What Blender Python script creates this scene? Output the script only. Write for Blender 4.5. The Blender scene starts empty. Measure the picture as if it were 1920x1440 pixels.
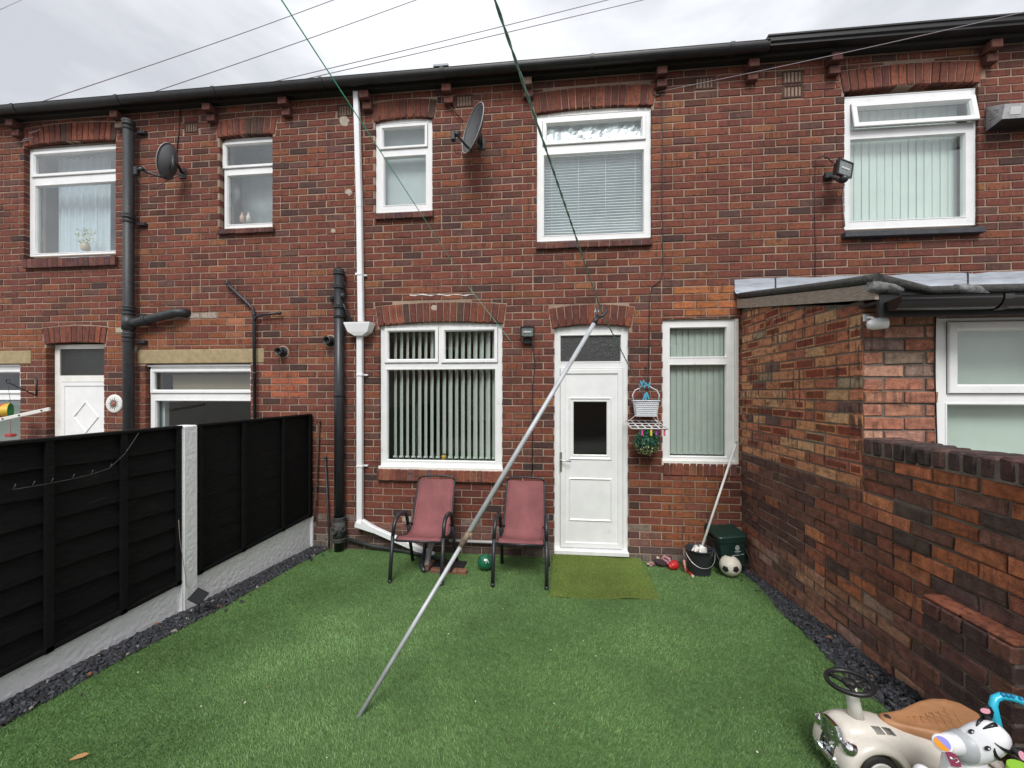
import bpy, math, random
import numpy as np
from mathutils import Vector, Matrix
random.seed(7)
rnd = random.Random(11)
R = math.radians
S = bpy.context.scene
COL = S.collection
# ------------------------------------------------------------ camera
TH = R(5.78); FPX = 735.0; HORY = 735.0
CAM = Vector((0, -4.715, 1.98))
cam = bpy.data.cameras.new('camera'); camo = bpy.data.objects.new('camera', cam); COL.objects.link(camo)
camo.location = CAM; camo.rotation_euler = (R(90), 0, TH)
cam.sensor_width = 36; cam.lens = 36*FPX/1920; cam.shift_y = 15/1920
cam.clip_start = .05; cam.clip_end = 500
S.camera = camo
# ------------------------------------------------------------ light
SUN_EL, SUN_AZ = 50.0, 176.0        # azimuth clockwise from +Y
W = bpy.data.worlds.new('World'); S.world = W; W.use_nodes = True
nt = W.node_tree; N = nt.nodes; L = nt.links; N.clear()
out = N.new('ShaderNodeOutputWorld'); bg = N.new('ShaderNodeBackground'); bg2 = N.new('ShaderNodeBackground'); mx = N.new('ShaderNodeMixShader')
sky = N.new('ShaderNodeTexSky'); sky.sky_type = 'NISHITA'; sky.sun_disc = False
sky.sun_elevation = R(SUN_EL); sky.sun_rotation = R(SUN_AZ); sky.air_density = 1; sky.dust_density = 3
L.new(sky.outputs[0], bg.inputs[0]); bg.inputs[1].default_value = .1
# overcast: cloud layer over the sky, the same in every direction
tc = N.new('ShaderNodeTexCoord'); mp = N.new('ShaderNodeMapping'); mp.inputs['Scale'].default_value = (1.2, 1.2, 3.2)
L.new(tc.outputs['Generated'], mp.inputs[0])
n1 = N.new('ShaderNodeTexNoise'); n1.inputs['Scale'].default_value = 1.5; n1.inputs['Detail'].default_value = 9; n1.inputs['Roughness'].default_value = .52
n1.inputs['Distortion'].default_value = .35
L.new(mp.outputs[0], n1.inputs[0])
cr = N.new('ShaderNodeValToRGB'); e = cr.color_ramp.elements
e[0].position = .36; e[0].color = (.35, .36, .39, 1); e[1].position = .60; e[1].color = (.60, .61, .63, 1)
e2 = cr.color_ramp.elements.new(.48); e2.color = (.46, .47, .495, 1)
L.new(n1.outputs[0], cr.inputs[0]); L.new(cr.outputs[0], bg2.inputs[0]); bg2.inputs[1].default_value = 1.0
mx.inputs[0].default_value = .96
L.new(bg.outputs[0], mx.inputs[1]); L.new(bg2.outputs[0], mx.inputs[2]); L.new(mx.outputs[0], out.inputs[0])
sun = bpy.data.lights.new('sun', 'SUN'); suno = bpy.data.objects.new('sun', sun); COL.objects.link(suno)
sun.energy = 1.5; sun.angle = R(24); sun.color = (1, .98, .95)
az = R(SUN_AZ); sd = Vector((math.sin(az)*math.cos(R(SUN_EL)), math.cos(az)*math.cos(R(SUN_EL)), math.sin(R(SUN_EL))))
suno.rotation_euler = sd.to_track_quat('Z', 'Y').to_euler()
S.view_settings.view_transform = 'Standard'; S.view_settings.look = 'None'; S.view_settings.gamma = 1
S.view_settings.use_curve_mapping = False; S.view_settings.exposure = 0.92
S.cycles.max_bounces = 8; S.cycles.transparent_max_bounces = 16

# ------------------------------------------------------------ view geometry (real planes measured from the photograph)
FW = Vector((-math.sin(TH), math.cos(TH), 0)); RT = Vector((math.cos(TH), math.sin(TH), 0)); UP = Vector((0, 0, 1))
def ray(px, py): return FW + RT*((px-960)/FPX) + UP*((HORY-py)/FPX)
def onY(px, py, y=0.0):
    d = ray(px, py); return CAM + d*((y-CAM.y)/d.y)
def onX(px, py, x):
    d = ray(px, py); return CAM + d*((x-CAM.x)/d.x)
def onD(px, py, Z): return CAM + ray(px, py)*Z
SL = .088
def gz(y): return 0.0 if y > 0 else (-SL*y if y > -5.2 else SL*5.2)
def onG(px, py, dz=0.0):
    d = ray(px, py); t = (dz - CAM.z - SL*CAM.y)/(d.z + SL*d.y)
    p = CAM + d*t
    if p.y > 0: t = (dz-CAM.z)/d.z; p = CAM + d*t
    return p
def proj(p):
    q = Vector(p)-CAM; z = q.dot(FW)
    if z < .05: return None
    return (960+FPX*q.dot(RT)/z, HORY-FPX*q.z/z, z)

# ------------------------------------------------------------ materials
MATS = {}
def mat(name, col=(.5,.5,.5), rough=.6, metal=0, bump=0, bscale=60, var=0, vscale=8, spec=.5, attr=False, kiln=0, coat=0, trans=0, dark=None, stretch=(1,1,1), sheen=0, speck=0):
    if name in MATS: return MATS[name]
    m = bpy.data.materials.new(name); m.use_nodes = True; t = m.node_tree; n = t.nodes; l = t.links
    b = n['Principled BSDF']; b.inputs['Roughness'].default_value = rough; b.inputs['Metallic'].default_value = metal
    b.inputs['Specular IOR Level'].default_value = spec; b.inputs['Coat Weight'].default_value = coat
    b.inputs['Base Color'].default_value = (*col, 1)
    geo = n.new('ShaderNodeNewGeometry'); mpg = n.new('ShaderNodeMapping'); mpg.inputs['Scale'].default_value = stretch
    l.new(geo.outputs['Position'], mpg.inputs[0])
    src = None
    if attr:
        a = n.new('ShaderNodeAttribute'); a.attribute_name = 'Col'; src = a.outputs['Color']
    def mul(cs, fac_sock, lo, hi):
        mr = n.new('ShaderNodeMapRange'); mr.inputs[1].default_value = .3; mr.inputs[2].default_value = .7
        mr.inputs[3].default_value = lo; mr.inputs[4].default_value = hi; l.new(fac_sock, mr.inputs[0])
        x = n.new('ShaderNodeMix'); x.data_type = 'RGBA'; x.blend_type = 'MULTIPLY'; x.inputs[0].default_value = 1
        if cs is None: x.inputs[6].default_value = (*col, 1)
        else: l.new(cs, x.inputs[6])
        l.new(mr.outputs[0], x.inputs[7]); return x.outputs[2]
    def noise(scale, detail=4, st=None, rg=.6):
        q = n.new('ShaderNodeTexNoise'); q.inputs['Scale'].default_value = scale; q.inputs['Detail'].default_value = detail; q.inputs['Roughness'].default_value = rg
        if st:
            k = n.new('ShaderNodeMapping'); k.inputs['Scale'].default_value = st; l.new(geo.outputs['Position'], k.inputs[0]); l.new(k.outputs[0], q.inputs[0])
        else: l.new(mpg.outputs[0], q.inputs[0])
        return q.outputs[0]
    if var: src = mul(src, noise(vscale), 1-var, 1+var)
    if kiln:
        # kiln marks: smoky patches and vertical bands on part of the bricks, flecks everywhere
        def mixc(cs, fs, lo, hi, c2, amt, msk=None):
            mr = n.new('ShaderNodeMapRange'); mr.inputs[1].default_value = lo; mr.inputs[2].default_value = hi; mr.inputs[4].default_value = amt
            l.new(fs, mr.inputs[0]); f = mr.outputs[0]
            if msk is not None:
                m2 = n.new('ShaderNodeMapRange'); m2.inputs[1].default_value = .48; m2.inputs[2].default_value = .56; l.new(msk, m2.inputs[0])
                mu = n.new('ShaderNodeMath'); mu.operation = 'MULTIPLY'; l.new(f, mu.inputs[0]); l.new(m2.outputs[0], mu.inputs[1]); f = mu.outputs[0]
            x = n.new('ShaderNodeMix'); x.data_type = 'RGBA'; l.new(f, x.inputs[0]); l.new(cs, x.inputs[6]); x.inputs[7].default_value = (*c2, 1); return x.outputs[2]
        msk = noise(1, 1, (3.1, 3.1, 9.3))
        src = mixc(src, noise(1, 2, (30, 30, 2.0)), .52, .6, (.06, .034, .032), kiln*1.9, msk)
        src = mixc(src, noise(1, 4, (11, 11, 26)), .5, .68, (.065, .038, .034), kiln*1.3)
        src = mul(src, noise(1.3, 4), .80, 1.14)
        src = mixc(src, noise(1, 4, (9.3, 9.3, 22), .7), .56, .72, (.29, .125, .085), kiln*.9)
        src = mixc(src, noise(120, 4), .56, .7, (.05, .035, .035), kiln*1.2)
        src = mul(src, noise(70, 5), 1-kiln*.5, 1+kiln*.5)
    if speck:
        src = mul(src, noise(240, 2), 1-speck, 1+speck)
    if dark:
        q = noise(dark[1], 6, None, .65); mr = n.new('ShaderNodeMapRange'); mr.inputs[1].default_value = dark[2]; mr.inputs[2].default_value = dark[2]+.12
        l.new(q, mr.inputs[0]); x = n.new('ShaderNodeMix'); x.data_type = 'RGBA'
        l.new(mr.outputs[0], x.inputs[0])
        if src is None: x.inputs[6].default_value = (*col, 1)
        else: l.new(src, x.inputs[6])
        x.inputs[7].default_value = (*dark[0], 1); src = x.outputs[2]
    if src is not None: l.new(src, b.inputs['Base Color'])
    if bump:
        bp = n.new('ShaderNodeBump'); bp.inputs['Strength'].default_value = min(1, bump); bp.inputs['Distance'].default_value = .004*max(1, bump)
        l.new(noise(bscale, 6), bp.inputs['Height']); l.new(bp.outputs[0], b.inputs['Normal'])
    MATS[name] = m; return m
def glass_mat(name, refl=.14, tint=(.96,.985,.975), rough=.0, bump=0):
    m = bpy.data.materials.new(name); m.use_nodes = True; t = m.node_tree; n = t.nodes; l = t.links; n.clear()
    o = n.new('ShaderNodeOutputMaterial'); x = n.new('ShaderNodeMixShader'); tr = n.new('ShaderNodeBsdfTransparent'); g = n.new('ShaderNodeBsdfGlossy')
    tr.inputs[0].default_value = (*tint, 1); g.inputs['Roughness'].default_value = rough; g.inputs[0].default_value = (1,1,1,1)
    fr = n.new('ShaderNodeLayerWeight'); fr.inputs[0].default_value = .5
    pw = n.new('ShaderNodeMath'); pw.operation = 'POWER'; pw.inputs[1].default_value = 4.0; l.new(fr.outputs['Facing'], pw.inputs[0])
    mm = n.new('ShaderNodeMath'); mm.operation = 'MULTIPLY_ADD'; mm.inputs[1].default_value = 1-refl; mm.inputs[2].default_value = refl; mm.use_clamp = True
    l.new(pw.outputs[0], mm.inputs[0]); l.new(mm.outputs[0], x.inputs[0]); l.new(tr.outputs[0], x.inputs[1]); l.new(g.outputs[0], x.inputs[2]); l.new(x.outputs[0], o.inputs[0])
    nz = n.new('ShaderNodeTexNoise'); nz.inputs['Scale'].default_value = 1.6 if not bump else 60; bp = n.new('ShaderNodeBump')
    geo = n.new('ShaderNodeNewGeometry'); l.new(geo.outputs['Position'], nz.inputs[0])
    bp.inputs['Strength'].default_value = .12 if not bump else .8; bp.inputs['Distance'].default_value = .02 if not bump else .004
    l.new(nz.outputs[0], bp.inputs['Height']); l.new(bp.outputs[0], g.inputs['Normal'])
    MATS[name] = m; return m
PVC = mat('white_pvc', (.84,.85,.85), .28, var=.05, vscale=6, spec=.5, dark=((.62,.61,.56), 7, .64))
PVCO = mat('aged_pvc', (.80,.80,.75), .35, var=.08, vscale=9, dark=((.55,.5,.4), 14, .66))
GLASS = glass_mat('window_glass', .04)
GLASSU = glass_mat('upper_glass', .10)
BRICK = mat('brick_facade', attr=True, rough=.88, bump=1.0, bscale=160, var=.22, vscale=30, kiln=.34, spec=.25)
BRICK2 = mat('brick_orange', attr=True, rough=.9, bump=1.0, bscale=150, var=.2, vscale=26, kiln=.42, spec=.2)
BRICK3 = mat('brick_weathered', attr=True, rough=.92, bump=1.6, bscale=120, var=.34, vscale=22, kiln=.25, spec=.2, speck=.35)
MORT = mat('mortar', (.33,.235,.175), .95, bump=1, bscale=200, var=.38, vscale=1.7, speck=.2)
MORT2 = mat('mortar_grey', (.17,.15,.125), .95, bump=1.5, bscale=120, var=.35, vscale=7, speck=.3)
MORT3 = mat('mortar_dark', (.16,.13,.11), .95, bump=1.8, bscale=110, var=.5, vscale=5, speck=.4)
BLACKP = mat('black_plastic', (.022,.024,.028), .38, var=.2, vscale=12)
IRON = mat('black_iron', (.028,.030,.034), .5, bump=.5, bscale=90, var=.3, vscale=20)
GUT = mat('gutter_black', (.014,.014,.015), .42, bump=.2, bscale=14, var=.4, vscale=7)
STONE = mat('sandstone', (.36,.28,.16), .9, bump=1, bscale=140, var=.2, vscale=14, speck=.15)
SLATEM = mat('slate', (.045,.048,.055), .6, bump=.8, bscale=40, var=.3, vscale=12)
DARKIN = mat('room_wall', (.22,.21,.20), .9)
LEAD = mat('lead', (.38,.41,.46), .55, bump=1.4, bscale=16, var=.16, vscale=9, stretch=(.6,1,2.5))
FELT = mat('roof_felt', (.055,.055,.052), .9, bump=2, bscale=110, var=.5, vscale=40, dark=((.2,.2,.19), 7, .68))
OLDWOOD = mat('weathered_wood', (.36,.30,.25), .85, bump=1.2, bscale=12, var=.38, vscale=9, stretch=(14,1.6,16))

# ------------------------------------------------------------ mesh builder
ORG = {}
def org(o): return ORG.get(o, Vector((0,0,0))) if o else Vector((0,0,0))
class MB:
    def __init__(s): s.cx=[]; s.v=[]; s.f=[]; s.c=[]; s.cc=None; s.sm=[]; s.smooth=False
    def face(s, idx):
        s.f.append(tuple(idx)); s.c.append(s.cc); s.sm.append(s.smooth)
    def add(s, vs, fs):
        b = len(s.v); s.v += [tuple(v) for v in vs]
        for f in fs: s.face([b+i for i in f])
        return s
    def box(s, x0,x1,y0,y1,z0,z1, M=None):
        if x0>x1: x0,x1=x1,x0
        if y0>y1: y0,y1=y1,y0
        if z0>z1: z0,z1=z1,z0
        vs=[Vector(p) for p in ((x0,y0,z0),(x1,y0,z0),(x1,y1,z0),(x0,y1,z0),(x0,y0,z1),(x1,y0,z1),(x1,y1,z1),(x0,y1,z1))]
        if M: vs=[M@v for v in vs]
        return s.add(vs, [(0,3,2,1),(4,5,6,7),(0,1,5,4),(1,2,6,5),(2,3,7,6),(3,0,4,7)])
    def bbox(s, x0,x1,y0,y1,z0,z1,b=.004, M=None):
        "box with chamfered edges"
        if x0>x1: x0,x1=x1,x0
        if y0>y1: y0,y1=y1,y0
        if z0>z1: z0,z1=z1,z0
        b=min(b,(x1-x0)/3,(y1-y0)/3,(z1-z0)/3); P=[]
        idx={}
        X=(x0,x1);Y=(y0,y1);Z=(z0,z1)
        for i in (0,1):
            for j in (0,1):
                for k in (0,1):
                    sx=b if i==0 else -b; sy=b if j==0 else -b; sz=b if k==0 else -b
                    idx[i,j,k]=len(P); P += [Vector((X[i],Y[j]+sy,Z[k]+sz)),Vector((X[i]+sx,Y[j],Z[k]+sz)),Vector((X[i]+sx,Y[j]+sy,Z[k]))]
        if M: P=[M@p for p in P]
        I=lambda i,j,k,a: idx[i,j,k]+a
        F=[]
        for i in (0,1): q=[I(i,0,0,0),I(i,1,0,0),I(i,1,1,0),I(i,0,1,0)]; F.append(q if i else q[::-1])
        for j in (0,1): q=[I(0,j,0,1),I(1,j,0,1),I(1,j,1,1),I(0,j,1,1)]; F.append(q if not j else q[::-1])
        for k in (0,1): q=[I(0,0,k,2),I(1,0,k,2),I(1,1,k,2),I(0,1,k,2)]; F.append(q if k else q[::-1])
        for i in (0,1):
            for j in (0,1):
                q=[I(i,j,0,0),I(i,j,0,1),I(i,j,1,1),I(i,j,1,0)]; F.append(q if (i+j)%2==0 else q[::-1])
        for i in (0,1):
            for k in (0,1):
                q=[I(i,0,k,0),I(i,1,k,0),I(i,1,k,2),I(i,0,k,2)]; F.append(q if (i+k)%2==0 else q[::-1])
        for j in (0,1):
            for k in (0,1):
                q=[I(0,j,k,1),I(0,j,k,2),I(1,j,k,2),I(1,j,k,1)]; F.append(q if (j+k)%2==0 else q[::-1])
        for i in (0,1):
            for j in (0,1):
                for k in (0,1):
                    q=[I(i,j,k,0),I(i,j,k,1),I(i,j,k,2)]; F.append(q if (i+j+k)%2==1 else q[::-1])
        return s.add(P,F)
    def tube(s, pts, r, seg=10, cap=True, flat=None, closed=False):
        s.smooth=True
        pts=[Vector(p) for p in pts]; n=len(pts)
        rs=r if isinstance(r,(list,tuple)) else [r]*n
        base=len(s.v); prev=None
        for i,p in enumerate(pts):
            if closed: t=(pts[(i+1)%n]-pts[i-1])
            else: t=(pts[min(i+1,n-1)]-pts[max(i-1,0)])
            if t.length<1e-9: t=Vector((0,0,1))
            t.normalize()
            if prev is None: a=t.orthogonal().normalized() if abs(t.z)>.999 or flat is None else (Vector(flat)-t*Vector(flat).dot(t)).normalized()
            else: a=(prev-t*prev.dot(t)).normalized()
            prev=a; b=t.cross(a)
            for k in range(seg):
                an=2*math.pi*k/seg; s.v.append(tuple(p+(a*math.cos(an)+b*math.sin(an))*rs[i]))
        m=n if closed else n-1
        for i in range(m):
            j=(i+1)%n
            for k in range(seg):
                k2=(k+1)%seg; s.face((base+i*seg+k,base+i*seg+k2,base+j*seg+k2,base+j*seg+k))
        if cap and not closed:
            s.smooth=False
            s.face([base+k for k in range(seg)][::-1]); s.face([base+(n-1)*seg+k for k in range(seg)])
        s.smooth=False
        return s
    def lathe(s, prof, c=(0,0,0), axis=None, seg=20, sx=1, sy=1):
        "prof [(r,h)] around axis (default z)"
        s.smooth=True
        c=Vector(c); Q=Matrix.Identity(3)
        if axis: Q=Vector(axis).to_track_quat('Z','Y').to_matrix()
        base=len(s.v)
        for (r,h) in prof:
            for k in range(seg):
                an=2*math.pi*k/seg; s.v.append(tuple(c+Q@Vector((r*math.cos(an)*sx,r*math.sin(an)*sy,h))))
        for i in range(len(prof)-1):
            for k in range(seg):
                k2=(k+1)%seg; s.face((base+i*seg+k,base+i*seg+k2,base+(i+1)*seg+k2,base+(i+1)*seg+k))
        s.smooth=False; return s
    def sphere(s,c,r,seg=20,rings=12,scale=(1,1,1),M=None):
        prof=[(max(1e-5,math.sin(math.pi*i/rings)),-math.cos(math.pi*i/rings)) for i in range(rings+1)]
        b=len(s.v); s.lathe(prof,seg=seg)
        for i in range(b,len(s.v)):
            v=Vector(s.v[i]); v=Vector((v.x*scale[0],v.y*scale[1],v.z*scale[2]))*r
            if M: v=M@v
            s.v[i]=tuple(v+Vector(c))
        return s
    def prism(s, poly, a, b, M=None, f=None):
        "poly in xz, extruded along y a..b (or custom mapper f(u,v,w))"
        g=f or (lambda u,v,w: Vector((u,w,v)))
        n=len(poly); vs=[g(u,v,a) for u,v in poly]+[g(u,v,b) for u,v in poly]
        if M: vs=[M@v for v in vs]
        fs=[tuple(range(n)),tuple(range(2*n-1,n-1,-1))]+[(i,i+n,(i+1)%n+n,(i+1)%n) for i in range(n)]
        return s.add(vs,fs)
    def ring(s, x0,x1,z0,z1, prof, M=None):
        "frame loft: prof [(inset,y)] rectangles joined, mitred"
        base=len(s.v)
        for (i,y) in prof:
            for p in ((x0+i,y,z0+i),(x1-i,y,z0+i),(x1-i,y,z1-i),(x0+i,y,z1-i)):
                v=Vector(p); s.v.append(tuple(M@v if M else v))
        for k in range(len(prof)-1):
            for j in range(4):
                j2=(j+1)%4; s.face((base+4*k+j,base+4*k+j2,base+4*k+4+j2,base+4*k+4+j))
        return s
    def build(s, name, m, parent=None, kind=None, label=None, loc=None, rot=None, local=False):
        me=bpy.data.meshes.new(name)
        o0 = Vector((0,0,0)) if local else (Vector(loc) if loc is not None else org(parent))
        vs=s.v if local else [(v[0]-o0.x,v[1]-o0.y,v[2]-o0.z) for v in s.v]
        me.from_pydata(vs,[],s.f)
        me.polygons.foreach_set('use_smooth', s.sm)
        if any(c is not None for c in s.c):
            at=me.color_attributes.new('Col','FLOAT_COLOR','CORNER'); buf=[]
            if s.cx: buf=[x for cc_ in s.cx for x in (*cc_,1.0)]
            else:
              for f,c in zip(s.f,s.c):
                c=c or (.5,.5,.5); buf += [c[0],c[1],c[2],1.0]*len(f)
            at.data.foreach_set('color',buf)
        for mm in (m if isinstance(m,(list,tuple)) else [m]): me.materials.append(mm)
        me.update()
        o=bpy.data.objects.new(name,me); COL.objects.link(o)
        if parent: o.parent=parent
        if local:
            o.location = loc or (0,0,0)
            if rot: o.rotation_euler=rot
            ORG[o]=org(parent)
        else:
            o.location = o0-org(parent); ORG[o]=o0
        if kind: o['kind']=kind
        if label: o['label']=label
        return o
def thing(name, label, cat, loc=(0,0,0), rot=None, group=None):
    o=bpy.data.objects.new(name,None); COL.objects.link(o); o.location=loc
    o.empty_display_size=.1
    if rot: o.rotation_euler=rot
    o['label']=label; o['category']=cat
    if group: o['group']=group
    ORG[o]=Vector(loc); return o
def tag(o,label,cat,group=None):
    o['label']=label; o['category']=cat
    if group: o['group']=group
    return o
def copy_tree(o, parent=None):
    c=o.copy(); COL.objects.link(c)
    if parent: c.parent=parent
    for ch in list(o.children): copy_tree(ch,c)
    return c

# ------------------------------------------------------------ bricks
def jit(c,a=.12):
    k=1+rnd.uniform(-a,a); return tuple(max(.005,x*k*(1+rnd.uniform(-.04,.04))) for x in c)
def brick_verts(q, d, r, dep=.1, b=.0035, j=.0028):
    "q = 4 corners (s,z) bl,br,tr,tl ; front at -d"
    cx=sum(p[0] for p in q)/4; cz=sum(p[1] for p in q)/4
    q=[(x+r.uniform(-j,j), z+r.uniform(-j,j)) for x,z in q]
    def ins(t): return [(x+(t if x<cx else -t), z+(t if z<cz else -t)) for x,z in q]
    v=[(x,dep,z) for x,z in q]+[(x,-d+b,z) for x,z in q]+[(x,-d+r.uniform(-j,j)*.6,z) for x,z in ins(b)]
    t2=r.uniform(.010,.018); v+=[(x+r.uniform(-.004,.004),-d-r.uniform(0,.001),z+r.uniform(-.002,.002)) for x,z in ins(min(t2,abs(q[3][1]-q[0][1])*.3,abs(q[1][0]-q[0][0])*.3))]
    f=[(12,13,14,15)]
    for i in range(4):
        k=(i+1)%4; f.append((8+i,8+k,12+k,12+i))
    for i in range(4):
        k=(i+1)%4; f.append((4+i,4+k,8+k,8+i)); f.append((i,k,4+k,4+i))
    return v,f
KISSC=(.23,.066,.038)
def brick_cols(c,kiss,r):
    "face-corner colours: body, border (fired edges), sides"
    if kiss and r.random()<.30: inner=tuple(x*r.uniform(.9,1.1) for x in KISSC); edge=c
    else:
        k=r.choice((.62,.72,.8,.9,1.0,1.12)); inner=c; edge=tuple(x*k for x in c)
    out=[inner]*4
    for i in range(4): out += [edge,edge,inner,inner] if not (inner is not c) else [edge,edge,edge,edge]
    for i in range(8): out += [tuple(x*.85 for x in edge)]*4
    return out
BC={}
def place_bricks(parent, bricks, m, T, n_ind=300, names=('brick','brickwork'), limit=True):
    """bricks: list (quad, colour, depth d); T: world Matrix of the wall plane (local s, outward -y, z)."""
    sc=[]
    for i,(q,c,d) in enumerate(bricks):
        cx=sum(p[0] for p in q)/4; cz=sum(p[1] for p in q)/4
        w=T@Vector((cx,0,cz)); p=proj(w); a=-1
        if p and -10<p[0]<1930 and -10<p[1]<1450:
            ws=abs((q[1][0]-q[0][0])); hs=abs(q[3][1]-q[0][1]); nrm=(T.to_3x3()@Vector((0,-1,0))); vd=(CAM-w).normalized()
            a=ws*hs*max(0,nrm.dot(vd))/p[2]**2
        sc.append((a,i))
    sc.sort(reverse=True); pick=set(i for a,i in sc[:n_ind] if a>0)
    st=MB(); Ti=Matrix.Translation(org(parent)).inverted()@T
    rot=Ti.to_3x3().to_euler()
    for i,(q,c,d) in enumerate(bricks):
        if i in pick:
            cx=sum(p[0] for p in q)/4; cz=sum(p[1] for p in q)/4
            lq=[(round(p[0]-cx,4),round(p[1]-cz,4)) for p in q]
            key=(m.name,tuple(lq),tuple(round(x,2) for x in c),round(d,3),rnd.randrange(3))
            if key not in BC:
                v,f=brick_verts(lq,d,rnd); b=MB(); b.cc=c; b.add(v,f)
                me=bpy.data.meshes.new(names[0]); me.from_pydata(b.v,[],b.f)
                at=me.color_attributes.new('Col','FLOAT_COLOR','CORNER'); at.data.foreach_set('color',[x for cc_ in brick_cols(c,m is BRICK2,rnd) for x in (*cc_,1.0)])
                me.materials.append(m); BC[key]=me
            o=bpy.data.objects.new(names[0],BC[key]); COL.objects.link(o); o.parent=parent
            o.location=Ti@Vector((cx,0,cz)); o.rotation_euler=rot
        else:
            v,f=brick_verts(q,d,rnd); st.cc=c; st.add([T@Vector(p) for p in v],f); st.cx.extend(brick_cols(c,m is BRICK2,rnd))
    if st.v: st.build(names[1],m,parent,kind='stuff')
class Arch:
    def __init__(s,x0,x1,z0,rise,h,n=None):
        s.x0,s.x1,s.z0,s.rise,s.h=x0,x1,z0,rise,h
        s.xc=(x0+x1)/2; s.hw=(x1-x0)/2; s.n=n or max(3,round((x1-x0)/.083))
    def soff(s,x): return s.z0+s.rise*(1-((x-s.xc)/s.hw)**2)
    def top(s,x): return s.soff(x)+s.h
    def bricks(s,cf):
        o=[]; fl=.035
        for i in range(s.n):
            a=s.x0+(s.x1-s.x0)*i/s.n+.005; b=s.x0+(s.x1-s.x0)*(i+1)/s.n-.005
            ta=s.xc+(a-s.xc)*(1+fl/s.hw); tb=s.xc+(b-s.xc)*(1+fl/s.hw)
            o.append(([(a,s.soff(a)),(b,s.soff(b)),(tb,s.top(b)-.01),(ta,s.top(a)-.01)],cf(),.002+rnd.uniform(0,.003)))
        return o
def gen_bricks(x0,x1,z0,z1,opens,arches,cf,L_=.250,H=.0865,J=.0125,hdr=99,depthj=.0015,zoff=0,ph=0):
    out=[]; nr=int((z1-z0)/H)+1
    for r in range(nr):
        a=z0+r*H+J/2; b=min(z0+(r+1)*H-J/2,z1)
        if b-a<.02: continue
        header=((r+ph)%hdr==hdr-1)
        step=L_/2 if header else L_
        x=x0-((r%2)*L_/2 if not header else L_/4)
        segs=[]
        while x<x1:
            w=step
            if not header and rnd.random()<.03:
                segs.append((max(x,x0)+J/2,min(x+w/2,x1)-J/2)); segs.append((max(x+w/2,x0)+J/2,min(x+w,x1)-J/2))
            else: segs.append((max(x,x0)+J/2,min(x+w,x1)-J/2))
            x+=w
        # cut at openings / arches
        for (u,v) in segs:
            if v-u<.02: continue
            parts=[(u,v)]
            for (ox0,ox1,oz0,oz1) in opens:
                if oz1<=a or oz0>=b: continue
                np_=[]
                for (p,q) in parts:
                    if q<=ox0 or p>=ox1: np_.append((p,q)); continue
                    if p<ox0: np_.append((p,ox0+.004))
                    if q>ox1: np_.append((ox1-.004,q))
                    if oz0-a>.02 or b-oz1>.02:
                        np_.append((max(p,ox0),min(q,ox1),'t',(ox0,ox1,oz0,oz1)))
                tmp=[]
                for t in np_:
                    if len(t)==2: tmp.append(t)
                    else:
                        zz=t[3]
                        if zz[2]-a>.02: out.append(([(t[0],a),(t[1],a),(t[1],zz[2]-.006),(t[0],zz[2]-.006)],cf((t[0]+t[1])/2,a),rnd.uniform(-depthj,depthj)))
                        if b-zz[3]>.02: out.append(([(t[0],zz[3]+.006),(t[1],zz[3]+.006),(t[1],b),(t[0],b)],cf((t[0]+t[1])/2,a),rnd.uniform(-depthj,depthj)))
                parts=tmp
            for A in arches:
                fl_=.010+.034*min(1,max(0,((a+b)/2-A.z0)/(A.h+A.rise))); ax0,ax1=A.x0-fl_,A.x1+fl_
                np_=[]
                for (p,q) in parts:
                    if q<=ax0 or p>=ax1 or b<=A.z0 or a>=A.top(A.xc)+.01: np_.append((p,q)); continue
                    if p<ax0: np_.append((p,ax0)); p=ax0+.001
                    if q>ax1: np_.append((ax1,q)); q=ax1-.001
                    if q-p<.025: continue
                    tl=lambda x: A.top(min(max(x,A.x0),A.x1))+.008
                    zl,zr=max(a,tl(p)),max(a,tl(q))
                    if b-max(zl,zr)>.018: out.append(([(p,zl),(q,zr),(q,b),(p,b)],cf((p+q)/2,a),rnd.uniform(-depthj,depthj)))
                parts=np_
            for (p,q) in parts:
                if q-p<.025: continue
                out.append(([(p,a),(q,a),(q,b),(p,b)],cf((p+q)/2,a),rnd.uniform(-depthj,depthj)))
    return out
def backing(mb, x0,x1,z0,z1, holes, yf=.0055, yb=.24, M=None):
    xs=sorted({x0,x1,*[min(max(h[0],x0),x1) for h in holes],*[min(max(h[1],x0),x1) for h in holes]})
    zs=sorted({z0,z1,*[min(max(h[2],z0),z1) for h in holes],*[min(max(h[3],z0),z1) for h in holes]})
    inh=lambda x,z: any(h[0]<x<h[1] and h[2]<z<h[3] for h in holes)
    def quad(*p):
        vs=[Vector(q) for q in p]; mb.add([M@v if M else v for v in vs],[(0,1,2,3)])
    solid={}
    for i in range(len(xs)-1):
        for k in range(len(zs)-1):
            solid[i,k]=not inh((xs[i]+xs[i+1])/2,(zs[k]+zs[k+1])/2)
    for (i,k),sld in solid.items():
        if not sld: continue
        a,b,c,d=xs[i],xs[i+1],zs[k],zs[k+1]
        quad((a,yf,c),(b,yf,c),(b,yf,d),(a,yf,d)); quad((a,yb,c),(a,yb,d),(b,yb,d),(b,yb,c))
        if not solid.get((i-1,k),False): quad((a,yb,c),(a,yf,c),(a,yf,d),(a,yb,d))
        if not solid.get((i+1,k),False): quad((b,yf,c),(b,yb,c),(b,yb,d),(b,yf,d))
        if not solid.get((i,k-1),False): quad((a,yb,c),(b,yb,c),(b,yf,c),(a,yf,c))
        if not solid.get((i,k+1),False): quad((a,yf,d),(b,yf,d),(b,yb,d),(a,yb,d))
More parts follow.
